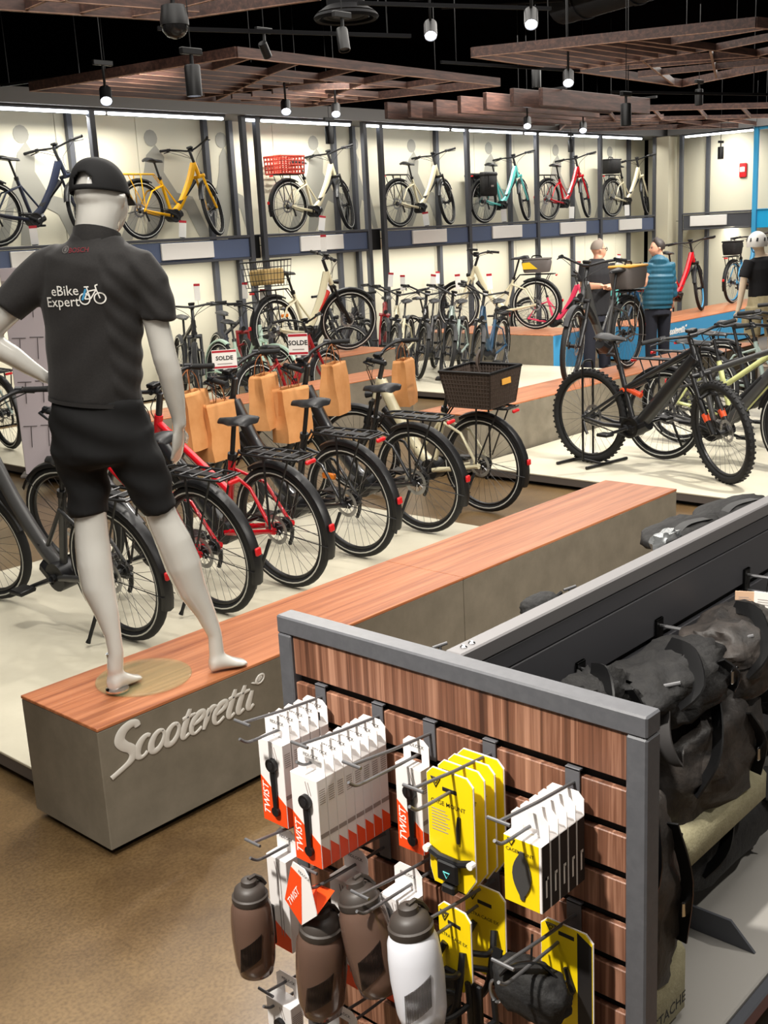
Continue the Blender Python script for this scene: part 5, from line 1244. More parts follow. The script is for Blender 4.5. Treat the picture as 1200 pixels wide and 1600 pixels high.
# base deck on the side of the bags, with its end bracket
DZ, DY = .585, .722
gp('shelf_deck', (XP+DX+.03, DY, DZ-.018), (5.6, RY0+.003, DZ), mat('shelf_light_grey', (150, 147, 142), .5), .003)
gp('shelf_lip', (XP+DX+.03, DY-.022, DZ-.04), (5.6, DY-.001, DZ-.004), M_['postm'], .003)
q = MB(); q.poly([(0, 0), (.32, 0), (.32, .03), (.05, .10), (0, .10)], .006, basis((0, 1, 0), (0, 0, 1), (1, 0, 0), (XP+DX+.012, DY+.02, DZ-.02))); q.build('shelf_bracket', M_['postm'], gd, 0)
q = MB(); q.poly([(0, 0), (.2, 0), (.18, .05), (.05, .05)], .006, basis((0, 1, 0), (0, 0, 1), (1, 0, 0), (XP+.50, DY+.04, DZ+.001))); q.build('shelf_divider', M_['postm'], gd, 0)
gp('shelf_foot', (XP+DX+.03, DY+.05, 0), (5.6, RY0, DZ-.06), M_['gap'])
t = thing('orange_rail', 'bright orange metal edge at the bottom right corner of the picture', 'rail', (1.9, DY-.06, DZ-.14)); t.location = (0, 0, 0)
q = MB(); q.rbox((XP+.2, DY-.075, DZ-.155), (4.2, DY-.045, DZ-.12), .004); q.build('rail', M_['orangep'], t, 0)
for x in (XP+.25, 2.4, 4.1): q = MB(); q.rbox((x-.01, DY-.07, 0), (x+.01, DY-.05, DZ-.156), .003); q.build('upright', M_['orangep'], t, 0)

# ---- double hooks on the walnut end panel
HOOKY = [1.381, 1.240, 1.123, .998, .842]
ROWZ = [GT-.001, GT-3*PITCH-.001, GT-7*PITCH-.001]
WIRE = .0028
def hook(y, zg, label, L_=.192):
    # bracket hangs in the groove; upper wire ends in a T bar for a price ticket, lower wire curls up
    t_ = thing('display_hook', label, 'hook', (XP+.006, y, zg), 'double wire hooks on the walnut end panel')
    q_ = MB(); q_.rbox((-.004, -.013, -.075), (-.0008, .013, -.004), .0008); q_.rbox((-.004, -.013, -.0075), (.006, .013, -.0035), .0008); q_.build('bracket', M_['grey'], t_, 0)
    q_ = MB(); q_.tube([(-.004, -.003, -.026), (-L_*.5, -.003, -.018), (-L_, -.003, -.006)], WIRE, 8); q_.tube([(-L_, -.022, -.006), (-L_, .017, -.006)], WIRE, 8); q_.build('ticket_arm', M_['wire'], t_)
    q_ = MB(); q_.tube(spline([(-.004, .003, -.056), (-.06, .003, -.055), (-L_+.06, .003, -.052), (-L_+.022, .003, -.050), (-L_+.008, .003, -.046), (-L_-.004, .003, -.036)], 3), WIRE, 8); q_.build('peg', M_['wire'], t_)
    return t_
colw = ['leftmost', 'second', 'middle', 'fourth', 'rightmost']; roww = ['top', 'middle', 'bottom']
for r_, zg in enumerate(ROWZ):
    for c_, y in enumerate(HOOKY):
        hook(y, zg, '%s wire hook of the %s row on the walnut end panel' % (colw[c_], roww[r_]))
PEGZ = [z-.054 for z in ROWZ]

ORD = ['front', 'directly behind the front one', 'third from the front', 'fourth from the front', 'fifth from the front', 'sixth from the front', 'seventh from the front', 'farthest back against the panel']
# ---- packages. local frame: u = across (panel's +y seen reversed), v = up, w = toward the aisle (-x)
def PK(x, y, z, tilt=0, yaw=0): return T3(x, y, z) @ RZ(yaw) @ RX(tilt) @ basis((0, -1, 0), (0, 0, 1), (-1, 0, 0))
def plate(q, pts, z0, t): q.poly(pts, t, T3(0, 0, z0))
def slotted(w, h0, h1, cut):
    # outline of the hanging tab above a box
    return [(-w/2, h0), (w/2, h0), (w/2, h1-cut), (w/2-cut, h1), (-w/2+cut, h1), (-w/2, h1-cut)]
PKC = {}
def flat_text(par, name, s, size, M, m, bold=0, shear=0, spacing=1):
    v_, f_ = text_geo(s, size, .0, shear, bold, spacing); q_ = MB(); q_.add(v_, f_, M); return q_.build(name, m, par, 0)
def twist_box(label, x, y, z, wd=.063, ht=.160, dp=.021, group=None, front=True, tilt=0):
    # z = wire height; box hangs under it
    key = ('tw', wd, ht, dp, front)
    M = PK(x, y, z, tilt)
    if key in PKC:
        r = copy_tree(PKC[key], None, label); r.matrix_world = M; r['group'] = group; return r
    r = thing('lock_box', label, 'package', M=M, group=group); PKC[key] = r
    top = -.012; bot = top-ht; kids = []
    q = MB(); q.rbox((-wd/2, bot, 0), (wd/2, top, dp), .0008); kids.append(q.build('carton', M_['packw'], r, 0))
    q = MB(); plate(q, [(-wd/2, top), (-.012, top), (-.012, .004), (.012, .004), (.012, top), (wd/2, top), (wd/2, .020), (wd/2-.012, .030), (-wd/2+.012, .030), (-wd/2, .020)], 0, .0012); kids.append(q.build('hang_tab', M_['packw'], r, 0))
    q = MB(); plate(q, [(-wd/2+.0006, bot+.0006), (wd/2-.0006, bot+.0006), (wd/2-.0006, bot+.045), (-wd/2+.0006, bot+.088)], dp, .0005)
    for sg in (-1, 1):     # saw-tooth orange on the carton sides
        q.add([(sg*(wd/2+.0003), bot+.0006, .0006), (sg*(wd/2+.0003), bot+.0006, dp-.0006), (sg*(wd/2+.0003), bot+(.045 if sg > 0 else .088), dp-.0006), (sg*(wd/2+.0003), bot+(.026 if sg > 0 else .07), .0006)], [(0, 1, 2, 3)])
    kids.append(q.build('orange_print', M_['orangep'], r, 0))
    q = MB()
    for i in range(7): q.add([(wd/2+.0004, top-.02-.004*i, .004), (wd/2+.0004, top-.02-.004*i, dp-.004), (wd/2+.0004, top-.0185-.004*i, dp-.004), (wd/2+.0004, top-.0185-.004*i, .004)], [(0, 1, 2, 3)])
    kids.append(q.build('barcode_print', M_['inkg'], r, 0)); kids[-1]['kind'] = 'stuff'; q = MB()
    q.add([(wd/2+.0004, bot+.055, .001), (wd/2+.0004, bot+.055, dp-.001), (wd/2+.0004, bot+.063, dp-.001), (wd/2+.0004, bot+.063, .001)], [(0, 1, 2, 3)])
    kids.append(q.build('side_print', M_['inkg'], r, 0))
    if front:
        sx_ = .006
        q = MB()
        q.tube([(sx_, top-.045, dp+.004), (sx_+.001, top-.13, dp+.004)], [.0075, .0055], 10, ry=[.004, .0035]); q.tube([(sx_, top-.042, dp+.001), (sx_, top-.042, dp+.009)], .0125, 16); q.tube([(sx_+.001, top-.132, dp+.001), (sx_+.001, top-.132, dp+.007)], .009, 14)
        kids.append(q.build('lock_part', M_['black'], r))
        q = MB(); q.tube([(sx_, top-.042, dp+.009), (sx_, top-.042, dp+.0096)], .007, 12); kids.append(q.build('lock_dial', M_['dark'], r))
        kids.append(flat_text(r, 'print', 'TWIST', .021, T3(-wd/2+.013, bot+.044, dp+.0009) @ RZ(90), M_['inkw'], .012, .25))
        q = MB()
        for dx in (0, .006): q.tube([(.004+dx, top-.008, dp+.0004), (.010+dx, top-.030, dp+.0004)], .0008, 4)
        kids.append(q.build('print', M_['inkg'], r, 0))
    kids.append(flat_text(r, 'print', 'FIDLOCK', .0085, T3(0, .016, .0016), M_['ink'], .004))
    KIDS[r] = kids
    return r
G1 = 'orange and white lock boxes on the two left hooks'
pos2 = [.004+.0212*i for i in range(8)]
for i, dx in enumerate(pos2):
    n_ = len(pos2)-1-i
    twist_box(('front orange and white lock box on the second hook of the top row' if n_ == 0 else 'orange and white lock box on the second top hook, %s' % ORD[n_]), XP-.006-dx, HOOKY[1]+.002, PEGZ[0], group=G1, front=(n_ == 0))
pos1 = [.004+.0235*i for i in range(5)]
for i, dx in enumerate(pos1):
    n_ = len(pos1)-1-i
    twist_box(('front orange and white lock box on the leftmost hook of the top row' if n_ == 0 else 'orange and white lock box on the leftmost top hook, %s' % ORD[n_]), XP-.006-dx, HOOKY[0]+.002, PEGZ[0], group=G1, front=(n_ == 0))
twist_box('single narrow orange and white lock box hanging close to the walnut panel', XP-.006-.022, HOOKY[2]+.003, PEGZ[0], .056, .155, .024, None, True)

def outline(w, h, cut, top=0): return [(-w/2+cut*.6, -h), (w/2-cut*1.6, -h), (w/2, -h+cut*2.4), (w/2, top-cut), (w/2-cut, top), (-w/2+cut, top), (-w/2, top-cut), (-w/2, -h+cut*2)]
def tri(q, x, y, s, z, w=.0009): q.tube([(x-s, y+s*.8, z), (x+s, y+s*.8, z), (x, y-s*.9, z)], w, 4, closed=True)
def yellow_card(label, x, y, z, w=.094, h=.175, group=None, front=True, tilt=0, yaw=0, words='CAGE MOUNT', top=.034, part='mount'):
    key = ('yc', w, h, front, words, part); M = PK(x, y, z, tilt, yaw)
    if key in PKC:
        r = copy_tree(PKC[key], None, label); r.matrix_world = M
        if group: r['group'] = group
        return r
    r = thing('card_pack', label, 'package', M=M, group=group); PKC[key] = r; kids = []
    o_ = outline(w, h, .012, top)
    q = MB(); plate(q, [(a*1.03, b*1.01+.0008) for a, b in o_], -.0022, .0022); kids.append(q.build('card', M_['packw'], r, 0))
    # yellow face with the euro slot left open
    q = MB(); plate(q, o_, .0002, .0008); kids.append(q.build('yellow_face', M_['yellowp'], r, 0))
    q = MB(); q.tube([(-.014, .004, .0012), (.014, .004, .0012)], .0035, 8, ry=.0006); kids.append(q.build('slot_print', M_['ink'], r, 0))
    q = MB(); tri(q, -w*.30, top*.35, .009, .0014, .0016); tri(q, -w*.30, top*.35+.001, .004, .0014, .001); kids.append(q.build('logo_print', M_['ink'], r, 0))
    if words: kids.append(flat_text(r, 'print', words, .0105 if len(words) < 11 else .0085, T3(-.004, -.022, .0014), M_['ink'], .006))
    if front and part == 'mount':
        q = MB()
        for i in range(8): q.box((-w*.42, -.036-.0052*i, .001), (-w*.42+.028+.004*(i % 3), -.0345-.0052*i, .0013))
        kids.append(q.build('print', M_['inkg'], r, 0))
        q = MB(); q.tube([(w*.20, -.035, .003), (w*.18, -.055, .003), (w*.17, -.080, .003)], [.003, .004, .003], 6); kids.append(q.build('picture_print', M_['ink'], r, 0))
        q = MB(); q.rbox((-.022, -.150, .002), (.020, -.112, .016), .004); q.tube([(-.044, -.106, .006), (-.02, -.112, .008), (.02, -.112, .008), (.044, -.104, .006)], .006, 8); q.rbox((-.012, -.168, .004), (.014, -.152, .018), .003)
        kids.append(q.build('mount_part', M_['black'], r))
        q = MB(); tri(q, 0, -.135, .006, .0165, .0012); kids.append(q.build('part_logo', M_['turq'], r, 0))
        for sx_ in (-.044, .044): q = MB(); q.tube([(sx_, -.105, .004), (sx_, -.105, .014)], .006, 10); kids.append(q.build('cap_nut', M_['white'], r))
    elif front:
        q = MB()
        q.tube(spline([(-.02, -.035, .004), (-.028, -.07, .02), (-.024, -.12, .03), (.0, -.15, .03), (.024, -.12, .03), (.028, -.07, .02), (.02, -.035, .004)], 4), .006, 8)
        q.tube([(-.026, -.09, .03), (0, -.085, .05), (.026, -.09, .03)], .005, 8); q.tube(spline([(-.026, -.06, .02), (-.034, -.05, .045), (0, -.045, .066), (.034, -.05, .045), (.026, -.06, .02)], 4), .005, 8)
        kids.append(q.build('cage_part', M_['black'], r))
    KIDS[r] = kids; return r
G2 = 'yellow cage mount cards on the fourth hook'
for i, dx in enumerate((.010, .034, .060, .088)):
    n_ = 3-i
    yellow_card(('front yellow cage mount card with its black clamp showing' if n_ == 0 else 'yellow cage mount card on the fourth top hook, %s' % ORD[n_]), XP-.006-dx, HOOKY[3]+.004, PEGZ[0]-.002, .090, .166, G2, n_ == 0)
def slim_box(label, x, y, z, group, front):
    key = ('sb', front); M = PK(x, y, z)
    if key in PKC:
        r = copy_tree(PKC[key], None, label); r.matrix_world = M; r['group'] = group; return r
    r = thing('mount_box', label, 'package', M=M, group=group); PKC[key] = r; kids = []
    w, top, bot, dp = .066, -.010, -.118, .0215
    q = MB(); q.rbox((-w/2, bot, 0), (w/2, top, dp), .0008); kids.append(q.build('carton', M_['packw'], r, 0))
    q = MB(); plate(q, [(-w/2, top), (-.012, top), (-.012, .002), (.012, .002), (.012, top), (w/2, top), (w/2, .016), (w/2-.010, .026), (-w/2+.010, .026), (-w/2, .016)], .0, .0012); kids.append(q.build('hang_tab', M_['packw'], r, 0))
    q = MB(); plate(q, [(-w/2+.001, bot+.001), (w/2-.004, bot+.001), (w/2-.004, top-.001), (-w/2+.001, top-.001)], dp, .0005); kids.append(q.build('yellow_face', M_['yellowp'], r, 0))
    q = MB(); q.add([(w/2+.0003, bot+.0008, .0008), (w/2+.0003, bot+.0008, dp-.002), (w/2+.0003, top-.0008, dp-.002), (w/2+.0003, top-.0008, .0008)], [(0, 1, 2, 3)]); kids.append(q.build('side_print', M_['ink'], r, 0))
    q = MB(); q.add([(w/2+.0006, bot+.022, .008), (w/2+.0006, bot+.022, .012), (w/2+.0006, bot+.055, .012), (w/2+.0006, bot+.055, .008)], [(0, 1, 2, 3)]); q.add([(w/2+.0006, bot+.05, .005), (w/2+.0006, bot+.05, .012), (w/2+.0006, bot+.055, .012), (w/2+.0006, bot+.055, .005)], [(0, 1, 2, 3)]); kids.append(q.build('number_print', M_['inkw'], r, 0))
    if front:
        q = MB(); plate(q, [(.003*cos(a)*(1) if False else (.0165*cos(a)*(1-.45*abs(sin(a))**2)), -.066+.036*sin(a)*(1 if True else 1)) for a in [2*pi*i/24 for i in range(24)]], dp+.0006, .0025); q.tube([(0, -.028, dp+.0018), (0, -.040, dp+.0018)], [.004, .007], 8, ry=.0014); q.tube([(0, -.092, dp+.0018), (0, -.106, dp+.0018)], [.007, .004], 8, ry=.0014); kids.append(q.build('mount_shape', M_['anthra'], r, 0))
        q = MB(); tri(q, -w*.28, top-.008, .006, dp+.0012, .0012); kids.append(q.build('logo_print', M_['ink'], r, 0))
        kids.append(flat_text(r, 'print', 'CAGEMOUNT', .0078, T3(-.004, top-.021, dp+.001), M_['ink'], .006))
    KIDS[r] = kids; return r
G3 = 'yellow and white mount boxes on the rightmost hook'
for i, dx in enumerate((.006, .029, .052, .075, .098)):
    n_ = 4-i
    slim_box(('front yellow and white mount box with a diamond shaped black part, rightmost hook' if n_ == 0 else 'white tabbed mount box on the rightmost top hook, %s' % ORD[n_]), XP-.006-dx, HOOKY[4]+.003, PEGZ[0]-.002, G3, n_ == 0)

# ---- tall white cartons behind the bottles (second row)
def tall_carton(label, x, y, z, w=.058, h=.24, d=.05, m=None, yaw=0):
    r = thing('bottle_carton', label, 'package', M=PK(x, y, z, 0, yaw))
    q = MB(); q.rbox((-w/2, -h, 0), (w/2, -.012, d), .001); q.build('carton', M_['packw'], r, 0)
    q = MB(); plate(q, slotted(w, -.012, .032, .012), 0, .0012); q.build('hang_tab', M_['packw'], r, 0)
    q = MB()
    for dx in (-.004, .003): q.tube([(dx, -.02, d+.0004), (dx+.006, -.05, d+.0004), (dx+.006, -h+.03, d+.0004)], .0008, 4)
    q.build('line_print', M_['inkg'], r, 0)
    q = MB(); plate(q, [(-w/2+.001, -h+.001), (w/2-.001, -h+.001), (w/2-.001, -h+.03), (-w/2+.001, -h+.06)], d, .0004); q.build('orange_print', M_['orangep'], r, 0)
    flat_text(r, 'print', 'FIDLOCK', .0085, T3(0, .014, .0018), M_['ink'], .004)
    return r
tall_carton('tall white carton on the leftmost hook of the middle row, left of the smoked bottles', XP-.10, HOOKY[0]+.006, PEGZ[1], .052, .20, .03)
tall_carton('tall white carton behind the middle smoked bottle', XP-.07, HOOKY[1]+.002, PEGZ[1], .058, .22, .04)
tall_carton('tall white carton close to the walnut panel behind the clear bottle', XP-.055, HOOKY[2]+.01, PEGZ[1], .062, .22, .04)

# ---- drinking bottles with magnetic holders
def bottle(label, c, rad, H_, body, z_tilt=(0, 0), group=None):
    r = thing('drinking_bottle', label, 'bottle', M=T3(*c) @ RX(z_tilt[0]) @ RY(z_tilt[1]), group=group)
    h = H_/2; s_ = rad
    q = MB(); q.lathe([(s_*.55, -h), (s_*.80, -h+.006), (s_*.93, -h+.03), (s_, -h*.2), (s_*.985, h*.15), (s_*.93, h*.42), (s_*.80, h*.56), (s_*.74, h*.60)], 32); q.build('bottle_body', body, r, 60)
    q = MB(); q.lathe([(s_*.82, h*.56), (s_*.84, h*.58), (s_*.84, h*.67), (s_*.76, h*.69), (s_*.70, h*.80), (s_*.52, h*.86), (s_*.38, h*.88), (s_*.36, h*.97), (s_*.26, h), (.002, h)], 28); q.build('screw_cap', M_['capb'], r, 40)
    q = MB(); q.tube([(s_*.84, -.004, h*.74), (s_*.6, -.004, h*.90), (s_*.25, -.004, h*1.02), (-s_*.1, -.004, h*1.01)], .0045, 6); q.build('cap_lever', M_['capb'], r)
    q = MB(); q.rbox((s_*.72, -.018, -h*.55), (s_*1.12, .018, h*.32), .006); q.build('magnetic_holder', M_['black'], r)
    q = MB()
    for i in range(26):
        a = pi+.1+i*.042; z0 = -h*.75+i*.0012
        q.tube([(s_*1.004*cos(a), s_*1.004*sin(a), z0), (s_*1.008*cos(a+.12), s_*1.008*sin(a+.12), z0+h*.5)], .0006, 3)
    o_ = q.build('line_print', M_['capb'] if body == M_['clear'] else M_['lamp'], r, 0); o_['kind'] = 'stuff'
    return r
GB = None
bottle('brown smoked bottle hanging leftmost in front of the bare floor', ony(395, 1447, 1.385), .0385, .192, M_['smoke'], (0, 0))
bottle('brown smoked bottle with the orange collar card around its neck', ony(502, 1500, 1.225), .044, .208, M_['smoke'], (4, 0))
bottle('brown smoked bottle hanging tilted behind the clear one', ony(575, 1462, 1.150), .043, .200, M_['smoke'], (-14, 0))
bottle('clear bottle with dark cap and diagonal line print', ony(650, 1508, 1.000), .0425, .205, M_['clear'], (-6, 0))
# collar card round the neck of the second bottle
pc = ony(498, 1408, 1.225)
r = thing('collar_card', 'folded orange and white collar card on the neck of the smoked bottle', 'package', M=PK(pc.x, pc.y, pc.z, 0, -8))
q = MB()
plate(q, [(-.045, .0), (.0, -.028), (.046, .012), (.046, .016), (.03, .075), (.02, .085), (-.012, .085), (-.02, .07)], .036, .0015); q.build('front_face', M_['packw'], r, 0)
q = MB(); plate(q, [(-.0445, .0005), (.0, -.0275), (.002, -.018), (.010, .066), (-.018, .074)], .0376, .0006); q.build('orange_print', M_['orangep'], r, 0)
q = MB(); q.add([(-.045, 0, .0375), (0, -.028, .0375), (.046, .012, .0375), (.02, .02, -.02), (-.03, .01, -.02)], [(0, 1, 2, 3, 4)]); q.build('folded_flap', M_['orangep'], r, 0)
flat_text(r, 'print', 'TWIST', .017, T3(-.017, .018, .0386) @ RZ(52), M_['inkw'], .012, .25)
flat_text(r, 'print', 'FIDLOCK', .0075, T3(.018, .072, .0378) @ RZ(-10), M_['ink'], .004)
# ---- more cards of the middle row
yellow_card('yellow cage card hanging in front, left of the black cages', XP-.006-.100, HOOKY[3]-.005, PEGZ[1], .070, .112, None, True, 0, -6, 'ULTRA CAGE EX', .034, 'cage')
yellow_card('yellow cage card hanging close to the panel behind the first cage card', XP-.006-.030, HOOKY[3]-.012, PEGZ[1]+.004, .080, .130, None, True, 0, 0, 'ULTRA CAGE EX', .034, 'cage')
r = yellow_card('tall yellow and black card on the rightmost hook of the middle row', XP-.006-.030, HOOKY[4]-.012, PEGZ[1]+.012, .092, .29, None, False, 0, 0, '', .02, 'none')
q = MB(); plate(q, [(.020, -.28), (.045, -.262), (.045, .004), (.020, .018)], .0012, .0008); q.build('black_side_print', M_['ink'], r, 0)
q = MB(); q.tube([(.0, -.05, .004), (.012, -.085, .004), (.006, -.10, .004)], [.004, .006, .004], 6); q.tube([(-.03, -.09, .003), (.01, -.07, .003)], .002, 4); q.build('picture_print', M_['ink'], r, 0)
# third row tops showing at the bottom
for i, (c_, lb) in enumerate(((0, 'orange and white lock box at the bottom left edge of the picture'), (1, 'orange and white lock box at the bottom edge under the smoked bottle'), (2, 'orange and white lock box at the bottom edge beside the clear bottle'))):
    twist_box(lb, XP-.006-.13, HOOKY[c_]-.01, PEGZ[2]+.03, .066, .15, .03, None, True)

# ---- crumpled bags: a lumpy closed shell
from mathutils import noise as NZ
def lump(q, c, sx, sy, sz, seed, n=40, m=28, amp=.18, roll=False, M=None):
    rnd = random.Random(seed); so = V((rnd.uniform(0, 50), rnd.uniform(0, 50), rnd.uniform(0, 50))); s0 = max(sx, sy, sz); rings = []
    for i in range(1, m):
        a = pi*i/m; ring_ = []
        for k in range(n):
            b = 2*pi*k/n; se = abs(sin(a))**.6
            cb, sb = cos(b), sin(b); cb = math.copysign(abs(cb)**.75, cb); sb = math.copysign(abs(sb)**.75, sb)
            u = V((sx*se*cb, sy*se*sb, sz*math.copysign(abs(cos(a))**.8, cos(a)))); w_ = u/s0*1.7+so
            r1 = 1-abs(NZ.noise(w_*1.3)); r2 = 1-abs(NZ.noise(w_*2.7+V((9, 3, 5)))); r3 = 1-abs(NZ.noise(w_*5.5))
            d = 1+amp*((r1**2-.6)*.5+(r2**2-.6)*.22+(r3**2-.6)*.07)
            ring_.append(V(c)+u*d)
        rings.append(ring_)
    q.loft(rings, M)
def strap(q, pts, w=.018, t=.003, k=5):
    P_ = spline(pts, k); fr = frames(P_); vs = []; fs = []
    for p, (t_, u, v_) in zip(P_, fr):
        vs += [p+v_*w+u*t, p-v_*w+u*t, p-v_*w-u*t, p+v_*w-u*t]
    n = len(P_)
    for i in range(n-1):
        for a in range(4): b = (a+1) % 4; fs.append((i*4+a, i*4+b, (i+1)*4+b, (i+1)*4+a))
    fs += [(3, 2, 1, 0), tuple((n-1)*4+a for a in range(4))]; q.add(vs, fs)
# small dark pouch and cage accessories low on the end panel
p = ony(830, 1545, .86)
r = thing('saddle_pouch', 'small black folded pouch hanging low at the end panel by the tall yellow card', 'bag', p)
q = MB(); lump(q, (0, 0, 0), .035, .065, .04, 3, amp=.3); q.build('pouch_body', M_['bag'], r, 60)
q = MB(); strap(q, [(-.03, .03, .03), (-.03, .01, .055), (-.01, -.02, .06), (.01, -.04, .03)], .008, .0015); q.build('strap', M_['lamp'], r, 40)
q = MB(); q.tube([(.0, .0, .035), (.02, .01, .08)], .002, 5); q.build('hanging_cord', M_['lamp'], r)
p = ony(775, 1548, .92)
r = thing('carabiner', 'grey oval key ring with a black strap hanging by the pouch', 'clip', p)
q = MB(); q.tube([(0, .011*cos(a), .02*sin(a)) for a in [2*pi*i/16 for i in range(16)]], .0028, 6, closed=True); q.build('ring', M_['alu'], r)
q = MB(); strap(q, [(0, 0, .018), (.0, .002, .04), (.01, .0, .07)], .008, .0015); q.build('strap', M_['lamp'], r, 40)
for i, (px, py, yy) in enumerate(((705, 1555, 1.0), (745, 1580, .96))):
    p = ony(px, py, yy)
    r = thing('bottle_cage', ['black wire bottle cage hanging in front of the clear bottle', 'black wire bottle cage right of the clear bottle near the bottom edge'][i], 'bottle cage', p)
    q = MB(); q.tube(spline([(0, .035, .04), (0, .038, -.02), (0, .03, -.09), (0, -.03, -.09), (0, -.038, -.02), (0, -.035, .04)], 4), .005, 8); q.tube(spline([(0, .037, .0), (-.05, .03, .0), (-.065, 0, .004), (-.05, -.03, .0), (0, -.037, 0)], 4), .005, 8); q.build('cage_wire', M_['black'], r)
    q = MB(); q.rbox((-.004, -.012, -.07), (.004, .012, .05), .002); q.build('cage_back', M_['black'], r)

# ---- side hooks and the bags on the long grey side
for i, (bx, by, ex, ey) in enumerate(((1028, 968, 1160, 985), (1165, 890, 1300, 905), (905, 1035, 1020, 1060))):
    a = ony(bx, by, RY0+.004)
    t = thing('faceout_arm', ['black double face-out arm above the black bags on the grey side', 'second black face-out arm at the right edge above the tan tags', 'third face-out arm behind the corner of the end panel'][i], 'hook', a)
    q = MB(); q.rbox((-.014, -.006, -.06), (.014, -.0005, .004), .001); q.rbox((-.014, -.006, .0), (.014, .012, .004), .001); q.build('bracket', M_['lamp'], t, 0)
    q = MB(); q.tube([(.0, -.006, -.012), (.0, -.17, -.008), (.02, -.2, .0)], .004, 8); q.tube([(0, -.006, -.05), (0, -.15, -.046), (.012, -.175, -.03)], .004, 8); q.build('arm', M_['wire'], t)
def roll_bag(label, c, sx, sy, sz, seed, beige=True, words=None, amp=.22, tone='bagbrown', straps=2, yaw=0):
    r_ = thing('roll_top_bag', label, 'bag', M=T3(*c) @ RZ(yaw), group=None)
    q_ = MB(); lump(q_, (0, 0, sz*.18), sx, sy, sz*.86, seed, 34, 24, amp); q_.build('bag_body', M_[tone], r_, 70)
    if beige:
        q_ = MB(); n = 4
        q_.rbox((-sx*.93, -sy*.95, -sz*1.0), (sx*.93, sy*.95, -sz*.28), .02); q_.build('base_panel', M_['bagbeige'], r_, 50)
    q_ = MB(); strap(q_, [(-sx*.7, -sy*.9, sz*.2), (-sx*.5, -sy*1.15, sz*.75), (0, -sy*.5, sz*1.22), (sx*.3, sy*.3, sz*1.08)], .014, .002); q_.build('carry_strap', M_['lamp'], r_, 40)
    q_ = MB(); strap(q_, [(sx*.5, -sy*1.02, -sz*.2), (sx*.52, -sy*1.12, sz*.35), (sx*.35, -sy*.9, sz*.85)], .011, .002); q_.build('closing_strap', M_['lamp'], r_, 40)
    q_ = MB(); q_.rbox((sx*.5-.014, -sy*1.16, sz*.05), (sx*.5+.014, -sy*1.08, sz*.05+.03), .003); q_.build('buckle', M_['chrome'], r_, 0)
    if words:
        flat_text(r_, 'print', words, .030, T3(0, -sy*.953, -sz*.80) @ basis((1, 0, 0), (0, 0, 1), (0, -1, 0)), M_['ink'], .01)
    return r_
pA = ony(1060, 1300, .86); pB = ony(1175, 1245, .90)
roll_bag('dark waxed roll-top bag with olive base and printed word, nearest the end panel', (1.47, .865, .80), .115, .085, .215, 11, True, 'MOUSTACHE', .5)
roll_bag('dark roll-top bag with olive base hanging behind the nearest one', (1.86, .93, .895), .20, .085, .13, 23, True, None, .6)
roll_bag('black crumpled bag hanging under the face-out arm behind the frame corner', (1.58, .985, 1.075), .10, .06, .085, 31, False, None, .8, 'bag')
roll_bag('black bag with a wide shoulder strap under the tan tags', (1.80, .95, 1.085), .15, .085, .06, 47, False, None, .8, 'bag')
roll_bag('brown black bag with grey strap at the right edge', (2.08, .95, 1.05), .17, .09, .085, 49, False, None, .7)
roll_bag('black bag far along the grey side, cut by the right edge', (2.5, .95, .90), .18, .09, .18, 53, False, None, .6, 'bag')
roll_bag('black bag lying in the shade on the shelf below the hanging bags', (2.02, .97, .665), .26, .085, .075, 61, False, None, .5, 'bag')
r = thing('webbing_strap', 'long dark grey webbing strap looped over the face-out arm', 'strap', (1.7, .9, 1.1))
q = MB(); strap(q, [(-.02, .0, .0), (-.03, -.01, -.06), (-.0, -.02, -.12), (.06, -.03, -.15), (.14, -.03, -.13)], .015, .002); q.build('webbing', mat('webbing_grey', (70, 68, 68), .7), r, 40)
# tags on the bags
def tag_card(label, px, py, yy, w, h, m, lines=True, rot=0, name='product_tag'):
    p_ = ony(px, py, yy); n = (EYE-p_); n.z = 0; n.normalize(); a = degrees(atan2(n.y, n.x))
    r_ = thing(name, label, 'tag', M=T3(*p_) @ RZ(a+90+rot) @ basis((1, 0, 0), (0, 0, 1), (0, -1, 0)))
    q_ = MB(); q_.rbox((-w/2, -h/2, -.001), (w/2, h/2, .001), .0005); q_.build('card', m, r_, 0)
    if lines:
        q_ = MB()
        for i in range(9): q_.box((-w*.34+.0*i, -h*.36+h*.03*i, .0011), (-w*.05, -h*.345+h*.03*i, .0014))
        for i in range(3): q_.box((-w*.34, h*.12+h*.07*i, .0011), (w*.3-w*.1*i, h*.14+h*.07*i, .0014))
        q_.build('print', M_['inkg'], r_, 0)
    q_ = MB(); q_.tube([(0, h*.45, .0), (.004, h*.5+.03, 0)], .0008, 4); q_.build('loop', M_['lamp'], r_, 0)
    return r_
tag_card('tan cardboard tag on the bags at the right edge', 1166, 944, 1.00, .048, .060, M_['tan'])
tag_card('pale cardboard tag with a barcode at the right edge', 1196, 952, .96, .05, .078, M_['paper'], rot=-12)
tag_card('white barcode tag below the tan one at the right edge', 1188, 1004, .95, .018, .03, M_['white'], False)
tag_card('teal cloth tag hanging below the tan tags', 1172, 1005, .985, .026, .050, M_['teal'], False)

